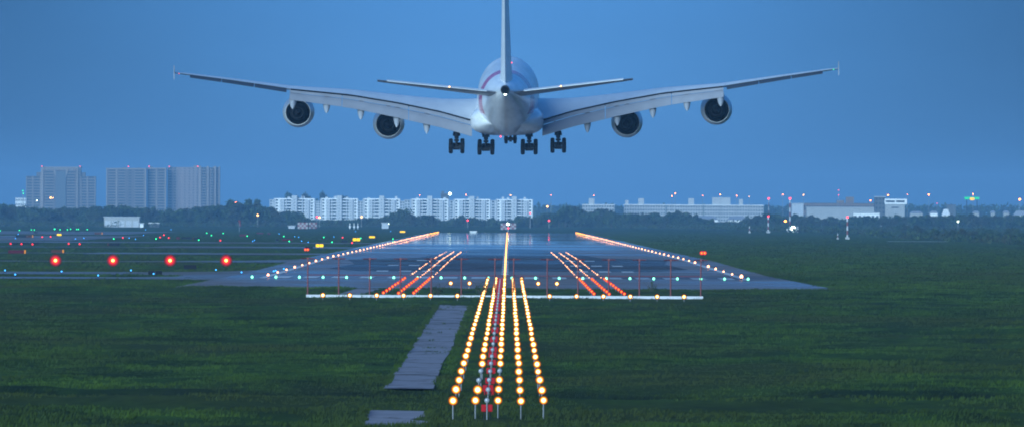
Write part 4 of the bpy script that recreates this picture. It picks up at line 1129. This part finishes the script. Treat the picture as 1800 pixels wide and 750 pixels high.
# ------------------------------------------------------------------ aircraft
def plane_paint():
    m, nt, out = nodes_of('aircraft white'); L = nt.links.new
    b = N(nt, 'ShaderNodeBsdfPrincipled'); b.inputs['Roughness'].default_value = 0.22; b.inputs['Coat Weight'].default_value = 0.35; b.inputs['Coat Roughness'].default_value = 0.08
    tc = N(nt, 'ShaderNodeTexCoord'); sx = N(nt, 'ShaderNodeSeparateXYZ'); L(tc.outputs['Object'], sx.inputs[0])
    # red band round the rear body
    a = N(nt, 'ShaderNodeMath', operation='SUBTRACT'); L(sx.outputs['Y'], a.inputs[0]); a.inputs[1].default_value = 19.8
    # band leans forward towards the belly
    zz = N(nt, 'ShaderNodeMath', operation='MULTIPLY'); L(sx.outputs['Z'], zz.inputs[0]); zz.inputs[1].default_value = 0.25
    a2 = N(nt, 'ShaderNodeMath', operation='ADD'); L(a.outputs[0], a2.inputs[0]); L(zz.outputs[0], a2.inputs[1])
    ab = N(nt, 'ShaderNodeMath', operation='ABSOLUTE'); L(a2.outputs[0], ab.inputs[0])
    lt = N(nt, 'ShaderNodeMath', operation='LESS_THAN'); L(ab.outputs[0], lt.inputs[0]); lt.inputs[1].default_value = 2.6
    gt = N(nt, 'ShaderNodeMath', operation='GREATER_THAN'); L(sx.outputs['Z'], gt.inputs[0]); gt.inputs[1].default_value = -1.2
    mu = N(nt, 'ShaderNodeMath', operation='MULTIPLY'); L(lt.outputs[0], mu.inputs[0]); L(gt.outputs[0], mu.inputs[1])
    # grime
    mp = N(nt, 'ShaderNodeMapping'); mp.inputs['Scale'].default_value = (1.2, 0.12, 1.2); L(tc.outputs['Object'], mp.inputs[0])
    no = N(nt, 'ShaderNodeTexNoise'); no.inputs['Scale'].default_value = 1.0; no.inputs['Detail'].default_value = 6; L(mp.outputs[0], no.inputs['Vector'])
    cr = N(nt, 'ShaderNodeValToRGB'); L(no.outputs['Fac'], cr.inputs[0])
    cr.color_ramp.elements[0].position = 0.32; cr.color_ramp.elements[0].color = (0.74, 0.75, 0.76, 1)
    cr.color_ramp.elements[1].position = 0.58; cr.color_ramp.elements[1].color = (0.90, 0.90, 0.90, 1)
    # panel seams
    wv = N(nt, 'ShaderNodeTexBrick'); 
    mx = N(nt, 'ShaderNodeMix', data_type='RGBA'); L(mu.outputs[0], mx.inputs['Factor']); L(cr.outputs[0], mx.inputs['A']); mx.inputs['B'].default_value = (0.60, 0.02, 0.05, 1)
    nt.nodes.remove(wv)
    L(mx.outputs['Result'], b.inputs['Base Color']); L(b.outputs[0], out.inputs[0])
plane_paint()
def aero(name, base, rough, metal=0.0):
    paint(name, base, rough, metal, var=0.2, scale=0.7, stretch=(1, 0.25, 1), coat=0.2)
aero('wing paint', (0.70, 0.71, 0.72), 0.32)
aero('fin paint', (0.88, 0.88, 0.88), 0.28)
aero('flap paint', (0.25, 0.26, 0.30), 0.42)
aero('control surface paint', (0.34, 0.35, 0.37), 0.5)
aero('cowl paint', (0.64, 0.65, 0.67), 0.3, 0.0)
aero('shaded aileron', (0.035, 0.04, 0.05), 0.5)  # near black: shade of the drooped underside put into the colour
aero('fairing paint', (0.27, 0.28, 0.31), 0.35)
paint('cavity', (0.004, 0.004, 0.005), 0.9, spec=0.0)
paint('exhaust metal', (0.022, 0.022, 0.025), 0.6, 0.2, spec=0.1)

P0 = pt(888, 192.5, 1367)
air = empty('airliner', P0, 'large white four-engined airliner landing with flaps down and all wheels out', 'airliner')
air.rotation_euler = (R(2.5), R(-0.60), R(-0.45)); air.rotation_mode = 'XYZ'

def ease(xs, ys, x): 
    return np.interp(x, xs, ys)
def catmull(xs, ys, q):
    xs = np.array(xs, float); ys = np.array(ys, float)
    m = np.gradient(ys, xs)
    i = np.clip(np.searchsorted(xs, q)-1, 0, len(xs)-2)
    h = xs[i+1]-xs[i]; t_ = (q-xs[i])/h
    return (2*t_**3-3*t_**2+1)*ys[i] + (t_**3-2*t_**2+t_)*h*m[i] + (-2*t_**3+3*t_**2)*ys[i+1] + (t_**3-t_**2)*h*m[i+1]
FY = [0, 1.2, 4, 8, 13, 18, 24, 30, 45, 58, 64, 68, 70.6]
FW = [0.36, 0.55, 1.04, 1.66, 2.40, 3.02, 3.46, 3.66, 3.66, 3.66, 3.15, 2.1, 0.4]
FH = [0.44, 0.64, 1.10, 1.75, 2.60, 3.40, 4.02, 4.28, 4.38, 4.40, 3.7, 2.5, 0.4]
FZ = [2.25, 2.18, 1.95, 1.52, 1.02, 0.50, 0.14, 0.0, 0.0, 0.0, -0.35, -1.1, -1.7]
rings = []
for y in np.concatenate([np.linspace(0, 30, 34), np.linspace(31, 58, 12), np.linspace(59, 70.6, 16)]):
    w_ = catmull(FY, FW, y); h_ = catmull(FY, FH, y); z_ = catmull(FY, FZ, y)
    ring = []
    for k in range(56):
        a = 2*math.pi*k/56
        ring.append((w_*math.cos(a), float(y), z_ + h_*math.sin(a)))
    rings.append(ring)
fus = smooth_angle(MB().loft(rings).build('fuselage', 'aircraft white', air), 50)
# tail exhaust and lamp
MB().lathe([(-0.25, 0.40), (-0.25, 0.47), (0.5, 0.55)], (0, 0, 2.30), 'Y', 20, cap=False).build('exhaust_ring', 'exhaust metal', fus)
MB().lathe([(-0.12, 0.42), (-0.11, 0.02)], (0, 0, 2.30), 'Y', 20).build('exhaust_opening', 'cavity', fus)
MB().lathe([(-0.2, 0.03), (-0.1, 0.14), (0.1, 0.15)], (0.02, 0.05, 1.80), 'Y', 12).build('tail_lamp', 'white lens', fus)
# belly fairing
rings = []
for y in np.linspace(19, 50, 30):
    u = (y-19)/31.0
    e = math.sin(min(u*4.2, 1)*math.pi/2) * min(1.0, math.sin(min((1-u)*3.0, 1)*math.pi/2))
    W_ = 2.0 + 2.42*e
    bot = -(2.6 + 1.05*e + 1.0*min(1, u*1.4)*e); top_ = -1.7 + 1.5*e
    zc = (bot+top_)/2; Hh = (top_-bot)/2
    ring = []
    for k in range(44):
        a = 2*math.pi*k/44; ca, sa = math.cos(a), math.sin(a)
        n_ = 2.0/3.3 if sa < 0 else 2.0/2.2
        ring.append((W_*math.copysign(abs(ca)**n_, ca), float(y), zc + Hh*math.copysign(abs(sa)**n_, sa)))
    rings.append(ring)
smooth_angle(MB().loft(rings).build('belly_fairing', 'aircraft white', air), 60)

AF = [(1.0, 0.0), (0.9, 0.12), (0.75, 0.30), (0.55, 0.46), (0.35, 0.52), (0.18, 0.44), (0.07, 0.29), (0.02, 0.15), (0.0, 0.0),
      (0.02, -0.12), (0.07, -0.22), (0.18, -0.34), (0.35, -0.42), (0.55, -0.38), (0.75, -0.22), (0.9, -0.08)]
def af_ring(x, yte, chord, zte, thick, tw, te=0.0, vertical=False):
    """aerofoil; c measured from the leading edge, y grows forward"""
    out = []
    for (c, zz) in AF:
        back = (1-c)*chord            # distance forward from trailing edge
        zloc = zz*thick*chord + (te if (c == 1.0) else 0)
        yy_ = yte + back*math.cos(R(tw)) - zloc*math.sin(R(tw)); z_ = zte + back*math.sin(R(tw)) + zloc*math.cos(R(tw))
        out.append((x, yy_, z_) if not vertical else (zz*thick*chord, yte+back, x))
    return out
WX = [2.6, 4.2, 8.0, 13.1, 18.9, 26.0, 33.0, 38.6, 39.85]
WY = [29.0, 29.0, 28.4, 27.3, 26.0, 24.0, 22.1, 20.6, 20.2]
WC = [19.5, 18.0, 14.5, 11.2, 8.8, 6.4, 4.7, 3.3, 2.3]
WZ = [-2.55, -2.26, -1.15, -0.02, 1.02, 1.82, 2.95, 3.78, 3.95]
WT = [0.135, 0.13, 0.12, 0.11, 0.105, 0.10, 0.095, 0.09, 0.07]
WW = [4.2, 4.0, 1.6, 0.2, -0.6, -1.4, -2.0, -2.2, -2.2]
def wstat(x):
    return tuple(float(np.interp(x, WX, A_)) for A_ in (WY, WC, WZ, WT, WW))
def side_name(s): return 'left' if s < 0 else 'right'
for s in (-1, 1):
    rings = []
    for x in np.concatenate([np.linspace(2.6, 26, 22), np.linspace(27, 39.85, 12)]):
        wy, wc, wz, wt, ww = wstat(x)
        rings.append(af_ring(s*x, wy, wc, wz, wt, ww))
    wing = smooth_angle(MB().loft(rings).build('wing', 'wing paint', air), 50)
    # black strip standing in for the shadow gap behind the spoilers
    mb = MB(); prev = None
    vs = []
    xs_ = np.linspace(4.1, 26.0, 20)
    for x in xs_:
        wy, wc, wz, wt, ww = wstat(x)
        vs += [(s*x, wy+0.15, wz-0.02), (s*x, wy+0.15, wz-0.26-0.10*(26-x)/22), (s*x, wy+0.9, wz-0.26-0.10*(26-x)/22), (s*x, wy+0.9, wz+0.02)]
    fs = []
    for i in range(19):
        for k in range(4): fs.append((i*4+k, i*4+(k+1) % 4, i*4+4+(k+1) % 4, i*4+4+k))
    fs += [(3,2,1,0), (76,77,78,79)]
    o = MB().add(vs, fs).build('flap_gap_shade', 'cavity', wing); fix_normals(o)
    # three flap panels, each a thin forward vane and the main leaf
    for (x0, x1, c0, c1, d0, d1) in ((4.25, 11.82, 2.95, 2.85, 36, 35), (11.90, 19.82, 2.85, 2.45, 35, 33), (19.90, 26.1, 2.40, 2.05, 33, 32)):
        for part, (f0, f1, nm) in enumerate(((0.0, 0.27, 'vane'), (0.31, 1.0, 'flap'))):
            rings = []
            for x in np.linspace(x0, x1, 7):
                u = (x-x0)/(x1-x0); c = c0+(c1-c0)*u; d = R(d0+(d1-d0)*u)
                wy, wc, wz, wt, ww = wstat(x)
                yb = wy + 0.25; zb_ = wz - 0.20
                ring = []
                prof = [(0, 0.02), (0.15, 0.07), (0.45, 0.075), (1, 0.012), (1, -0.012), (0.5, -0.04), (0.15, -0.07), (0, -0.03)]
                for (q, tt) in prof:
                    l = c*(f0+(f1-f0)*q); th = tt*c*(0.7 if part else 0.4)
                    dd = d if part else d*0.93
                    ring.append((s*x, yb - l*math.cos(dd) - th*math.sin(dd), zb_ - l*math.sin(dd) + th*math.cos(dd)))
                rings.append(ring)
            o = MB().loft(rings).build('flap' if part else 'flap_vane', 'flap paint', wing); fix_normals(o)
    # drooped ailerons
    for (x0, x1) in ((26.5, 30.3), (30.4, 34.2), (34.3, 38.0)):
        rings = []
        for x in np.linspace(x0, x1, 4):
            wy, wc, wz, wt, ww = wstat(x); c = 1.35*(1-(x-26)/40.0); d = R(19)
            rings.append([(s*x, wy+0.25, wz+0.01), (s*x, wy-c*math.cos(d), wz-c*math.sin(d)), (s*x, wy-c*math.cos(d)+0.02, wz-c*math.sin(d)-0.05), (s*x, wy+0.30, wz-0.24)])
        o = MB().loft(rings).build('aileron', 'shaded aileron', wing); fix_normals(o)
    # flap track fairings
    for x, ln in ((9.7, 1.0), (13.3, 0.98), (17.6, 0.92), (21.7, 0.82), (25.75, 0.78)):
        wy, wc, wz, wt, ww = wstat(x)
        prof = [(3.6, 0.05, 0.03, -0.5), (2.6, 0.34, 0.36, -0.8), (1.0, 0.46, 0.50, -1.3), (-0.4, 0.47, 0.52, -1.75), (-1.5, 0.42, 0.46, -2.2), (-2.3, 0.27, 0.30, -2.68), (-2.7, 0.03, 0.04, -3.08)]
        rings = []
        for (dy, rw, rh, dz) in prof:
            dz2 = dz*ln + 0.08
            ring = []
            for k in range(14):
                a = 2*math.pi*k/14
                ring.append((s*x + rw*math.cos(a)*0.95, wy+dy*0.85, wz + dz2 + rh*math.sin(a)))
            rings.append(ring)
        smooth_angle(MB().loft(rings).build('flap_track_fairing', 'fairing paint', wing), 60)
    # wing tip fence
    wy, wc, wz, wt, ww = wstat(39.9)
    mb = MB(); yb = wy
    pts = [(yb+1.9, 0.02), (yb+0.2, 0.85), (yb-0.35, 0.87), (yb-0.1, 0.0), (yb-0.35, -0.8), (yb+0.2, -0.8)]
    vs = [(s*39.87, y, wz+z) for y, z in pts] + [(s*39.95, y, wz+z) for y, z in pts]
    n6 = len(pts)
    mb.add(vs, [tuple(range(n6-1, -1, -1)), tuple(range(n6, 2*n6))] + [(k, (k+1) % n6, n6+(k+1) % n6, n6+k) for k in range(n6)])
    o = mb.build('wingtip_fence', 'flap paint', wing); fix_normals(o)
    MB().lathe([(-0.05, 0.03), (0, 0.045), (0.1, 0.03)], (s*39.3, wy-0.1, wz-0.12), 'Y', 10).build('navigation_lamp', 'red lens' if s < 0 else 'green lens', wing)
    # horizontal stabiliser
    rings = []
    for x in np.linspace(0.9, 15.15, 14):
        u = (x-0.9)/14.25
        rings.append(af_ring(s*x, 3.9-2.6*u, 8.6*(1-u)+3.0*u, 1.92+1.62*u, 0.085, -5.2, 0.0))
    stab = smooth_angle(MB().loft(rings).build('horizontal_stabiliser', 'control surface paint', air), 50)
    rings = []
    for x in np.linspace(2.2, 14.0, 10):
        u = (x-0.9)/14.25; yt = 3.9-2.6*u; zt_ = 1.92+1.62*u; c = 2.4*(1-u)+1.0*u
        d = R(7)
        rings.append([(s*x, yt+c*0.5, zt_+0.15), (s*x, yt-c*0.35, zt_+0.02+c*0.0), (s*x, yt-c*0.35, zt_-0.03), (s*x, yt+c*0.5, zt_-0.12)])
    o = MB().loft(rings).build('elevator', 'wing paint', stab); fix_normals(o)
    u = (6.6-0.9)/14.25
    MB().lathe([(-0.06, 0.03), (0, 0.075), (0.1, 0.04)], (s*6.6, 3.9-2.6*u-0.9, 1.92+1.62*u+0.08), 'Y', 10).build('stabiliser_lamp', 'sodium lens', stab)
    # engines
    for (ex, ez, ey, fr) in ((14.5, -2.95, 35.5, 1.0), (25.35, -1.30, 31.0, 1.0)):
        nac = MB().lathe([(0.0, 1.48), (0.0, 1.53), (1.2, 1.80), (2.6, 1.92), (3.8, 1.93), (5.2, 1.80), (5.9, 1.62), (6.0, 1.50), (5.7, 1.42)], (s*ex, ey, ez), 'Y', 48, cap=False).build('engine', 'cowl paint', air)
        smooth_angle(nac, 45)
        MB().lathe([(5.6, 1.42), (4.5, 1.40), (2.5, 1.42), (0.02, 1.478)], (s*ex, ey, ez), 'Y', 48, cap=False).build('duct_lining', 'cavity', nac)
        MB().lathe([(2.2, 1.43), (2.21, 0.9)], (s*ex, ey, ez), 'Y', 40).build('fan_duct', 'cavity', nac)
        core = MB().lathe([(-1.1, 0.60), (-1.1, 0.66), (0.5, 0.95), (2.1, 1.05)], (s*ex, ey, ez), 'Y', 36, cap=False).build('core_nozzle', 'exhaust metal', nac); smooth_angle(core, 40)
        plug = MB().lathe([(-2.0, 0.03), (-1.5, 0.22), (-0.9, 0.36), (0.2, 0.42)], (s*ex, ey, ez), 'Y', 24).build('exhaust_plug', 'exhaust metal', nac); smooth_angle(plug, 40)
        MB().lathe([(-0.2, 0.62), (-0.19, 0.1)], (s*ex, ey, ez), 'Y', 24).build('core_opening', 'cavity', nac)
        wy, wc, wz, wt, ww = wstat(ex)
        yy0 = ey+0.5
        py = MB().loft([[(s*ex-w2, y, z) for (w2, y, z) in ((0.05, yy0-1.5, ez+1.55), (0.05, yy0+5.0, ez+1.9), (0.05, yy0+5.0, ez+2.1), (0.05, yy0-2.5, ez+2.5))],
                       [(s*ex-0.28, yy0-0.5, ez+1.4), (s*ex-0.28, yy0+4.0, ez+1.4), (s*ex-0.28, yy0+4.0, ez+2.3), (s*ex-0.28, yy0-0.5, ez+2.6)],
                       [(s*ex+0.28, yy0-0.5, ez+1.4), (s*ex+0.28, yy0+4.0, ez+1.4), (s*ex+0.28, yy0+4.0, ez+2.3), (s*ex+0.28, yy0-0.5, ez+2.6)],
                       ]).build('pylon', 'fairing paint', nac); fix_normals(py)
# fin with dorsal root
rings = []
for z in np.linspace(2.2, 17.9, 18):
    u = (z-2.2)/15.7
    rings.append(af_ring(z, 3.4-1.2*u, 13.0*(1-u)+5.0*u, 0, 0.115+0.05*max(0, 0.15-u)*4, 0, vertical=True))
fin = smooth_angle(MB().loft(rings).build('tail_fin', 'fin paint', air), 50)
MB().box(-0.012, 0.012, 2.0, 3.5, 5.0, 17.5).build('rudder_edge', 'fairing paint', fin)
# beacon
MB().lathe([(0, 0.10), (0.1, 0.13), (0.2, 0.1), (0.25, 0.02)], (0.45, 38, 4.18), 'Z', 12).build('beacon', 'red lens', fus)
MB().lathe([(0, 0.10), (-0.08, 0.09), (-0.14, 0.02)], (-0.9, 40, -4.66), 'Z', 12).build('belly_beacon', 'red lens', fus)
# landing gear
def wheel_mesh(rad, wid):
    return MB().lathe([(-wid/2, rad*0.45), (-wid/2, rad*0.80), (-wid*0.36, rad*0.96), (-wid*0.15, rad), (wid*0.15, rad), (wid*0.36, rad*0.96), (wid/2, rad*0.80), (wid/2, rad*0.45)], (0,0,0), 'X', 28).mesh('wheel', 'tyre rubber', True)
WH1 = wheel_mesh(0.70, 0.50); WH2 = wheel_mesh(0.62, 0.42)
HUB = MB().lathe([(-0.27, 0.12), (-0.2, 0.30), (0.2, 0.30), (0.27, 0.12)], (0,0,0), 'X', 16).mesh('hub', 'grey metal', True)
def gear(x, y, z_low, z_top, axles, pitch, track, nm, wm=WH1, brace=True):
    rad = 0.70 if wm is WH1 else 0.62
    bz = z_low + rad + abs(pitch)*max(abs(a) for a in axles)
    st = MB().tube((x, y, bz), (x, y, bz+1.1), 0.16, 0.16, 12).tube((x, y, bz+0.9), (x, y, z_top), 0.27, 0.30, 12)
    st.box(x-0.42, x+0.42, y-0.2, y+0.2, bz-0.15, bz+0.12)
    st.tube((x-0.3, y-0.25, bz+0.7), (x+0.3, y-0.25, bz+0.7), 0.14)
    if brace:
        st.tube((x, y-0.1, bz+0.9), (x-0.45, y+2.2, z_top), 0.10)
        st.tube((x+0.35, y, bz+1.25), (x+0.28, y-0.2, bz+1.7), 0.12).tube((x-0.35, y, bz+1.25), (x-0.28, y-0.2, bz+1.7), 0.12)
        st.tube((x, y-0.42, bz+0.05), (x, y-0.45, bz+0.55), 0.09)
    g_ = st.build('landing_gear', 'dark metal', air); g_['label'] = nm
    MB().tube((x, y+axles[0], bz+pitch*axles[0]), (x, y+axles[-1], bz+pitch*axles[-1]), 0.17, n=10).box(x-0.16, x+0.16, y-0.4, y+0.4, bz-0.38, bz).build('bogie', 'dark metal', g_)
    for a in axles:
        z = bz+pitch*a
        MB().tube((x-track/2, y+a, z), (x+track/2, y+a, z), 0.11).tube((x-track*0.3, y+a, z-0.02), (x+track*0.3, y+a, z-0.02), 0.22).build('axle', 'dark metal', g_)
        for sx in (-1, 1):
            wl = put(wm, 'wheel', g_, (x+sx*track/2, y+a, z)); put(HUB, 'hub', wl, (0, 0, 0), (1, 1, 1))
    return g_
ZW = -6.35
gear(-6.15, 30.5, ZW+0.0, -2.6, (-0.85, 0.85), 0.22, 1.40, 'left wing landing gear with four wheels')
gear(6.15, 30.5, ZW+0.0, -2.6, (-0.85, 0.85), 0.22, 1.40, 'right wing landing gear with four wheels')
gear(-2.62, 33.0, ZW-0.25, -4.2, (-1.6, 0, 1.6), 0.12, 1.55, 'left body landing gear with six wheels')
gear(2.62, 33.0, ZW-0.25, -4.2, (-1.6, 0, 1.6), 0.12, 1.55, 'right body landing gear with six wheels')
gear(0.15, 60.0, ZW+0.0, -3.6, (0,), 0.0, 1.10, 'nose landing gear with two wheels', WH2, False)

# ------------------------------------------------------------------ haze
hz = MB().box(-5500, 5500, -60, 29500, zg(9000)-1.5, 95).build('haze', 'white paint'); hz['kind'] = 'stuff'; hz['label'] = 'blue evening haze filling the air over the airfield'; hz['category'] = 'haze'
m, nt, out = nodes_of('haze air')
pv = N(nt, 'ShaderNodeVolumePrincipled'); pv.inputs['Color'].default_value = (0.26, 0.525, 0.86, 1); pv.inputs['Density'].default_value = 6.3e-5; pv.inputs['Anisotropy'].default_value = 0.0
nt.links.new(pv.outputs[0], out.inputs['Volume'])
hz.data.materials.clear(); hz.data.materials.append(m)

# ------------------------------------------------------------------ sky and light
world = bpy.data.worlds.new('World'); scene.world = world; world.use_nodes = True
nt = world.node_tree; nt.nodes.clear(); L = nt.links.new
out = N(nt, 'ShaderNodeOutputWorld'); bg = N(nt, 'ShaderNodeBackground')
SKY_LOW = (0.235, 0.595, 1.45); SKY_HIGH = (1.45, 2.3, 2.9)
SUN_EL, SUN_AZ = R(11.0), R(206)      # low, behind the camera and to the left
sky = N(nt, 'ShaderNodeTexSky', sky_type='NISHITA'); sky.sun_disc = False; sky.sun_elevation = SUN_EL; sky.sun_rotation = SUN_AZ
sky.air_density = 1.0; sky.dust_density = 0.3; sky.ozone_density = 6.0
# dusk colour balance: deep saturated blue low in the sky, duller overhead; lens vignetting painted into the sky, dimming outward from the view centre
tc = N(nt, 'ShaderNodeTexCoord'); sx = N(nt, 'ShaderNodeSeparateXYZ'); L(tc.outputs['Generated'], sx.inputs[0])
up = N(nt, 'ShaderNodeMapRange'); L(sx.outputs['Z'], up.inputs[0]); up.inputs['From Min'].default_value = 0.02; up.inputs['From Max'].default_value = 0.30
tn = N(nt, 'ShaderNodeMix', data_type='RGBA'); L(up.outputs[0], tn.inputs['Factor'])
tn.inputs['A'].default_value = (*SKY_LOW, 1); tn.inputs['B'].default_value = (*SKY_HIGH, 1)
tint = N(nt, 'ShaderNodeMix', data_type='RGBA', blend_type='MULTIPLY'); tint.inputs['Factor'].default_value = 1.0
L(sky.outputs[0], tint.inputs['A']); L(tn.outputs['Result'], tint.inputs['B'])
cl = N(nt, 'ShaderNodeVectorMath', operation='DISTANCE'); L(tc.outputs['Generated'], cl.inputs[0]); cl.inputs[1].default_value = (0.0, 1.0, 0.004)
cm = N(nt, 'ShaderNodeMapRange'); cm.interpolation_type = 'SMOOTHSTEP'; L(cl.outputs['Value'], cm.inputs[0])
cm.inputs['From Min'].default_value = 0.0; cm.inputs['From Max'].default_value = 0.056; cm.inputs['To Min'].default_value = 1.20; cm.inputs['To Max'].default_value = 0.44
mu = N(nt, 'ShaderNodeVectorMath', operation='SCALE'); L(tint.outputs['Result'], mu.inputs[0])
mpw = N(nt, 'ShaderNodeMapping'); mpw.inputs['Scale'].default_value = (1.0, 1.0, 5.0); L(tc.outputs['Generated'], mpw.inputs[0])
nw = N(nt, 'ShaderNodeTexNoise'); nw.inputs['Scale'].default_value = 22; nw.inputs['Detail'].default_value = 5; L(mpw.outputs[0], nw.inputs['Vector'])
nm = N(nt, 'ShaderNodeMapRange'); L(nw.outputs['Fac'], nm.inputs[0]); nm.inputs['From Min'].default_value = 0.3; nm.inputs['From Max'].default_value = 0.7; nm.inputs['To Min'].default_value = 0.94; nm.inputs['To Max'].default_value = 1.06
mm_ = N(nt, 'ShaderNodeMath', operation='MULTIPLY'); L(cm.outputs[0], mm_.inputs[0]); L(nm.outputs[0], mm_.inputs[1]); L(mm_.outputs[0], mu.inputs['Scale'])
L(mu.outputs[0], bg.inputs[0]); bg.inputs[1].default_value = 0.09
L(bg.outputs[0], out.inputs[0])
sl = bpy.data.lights.new('sun', 'SUN'); sl.energy = 5.0; sl.angle = R(35); sl.color = (0.61, 0.86, 1.0)
so = bpy.data.objects.new('sun', sl); COL.objects.link(so)
d = Vector((math.sin(SUN_AZ)*math.cos(SUN_EL), math.cos(SUN_AZ)*math.cos(SUN_EL), math.sin(SUN_EL)))
so.rotation_euler = d.to_track_quat('Z', 'Y').to_euler()

scene.view_settings.view_transform = 'Standard'; scene.view_settings.look = 'None'; scene.view_settings.exposure = 0.45; scene.view_settings.gamma = 1.0
cy_ = scene.cycles
cy_.use_denoising = True
cy_.max_bounces = 6; cy_.volume_bounces = 2; cy_.diffuse_bounces = 2; cy_.glossy_bounces = 3
cy_.sample_clamp_indirect = 4.0
cy_.use_light_tree = True
scene.render.filter_size = 1.6
try: cy_.filter_width = 1.9
except Exception: pass
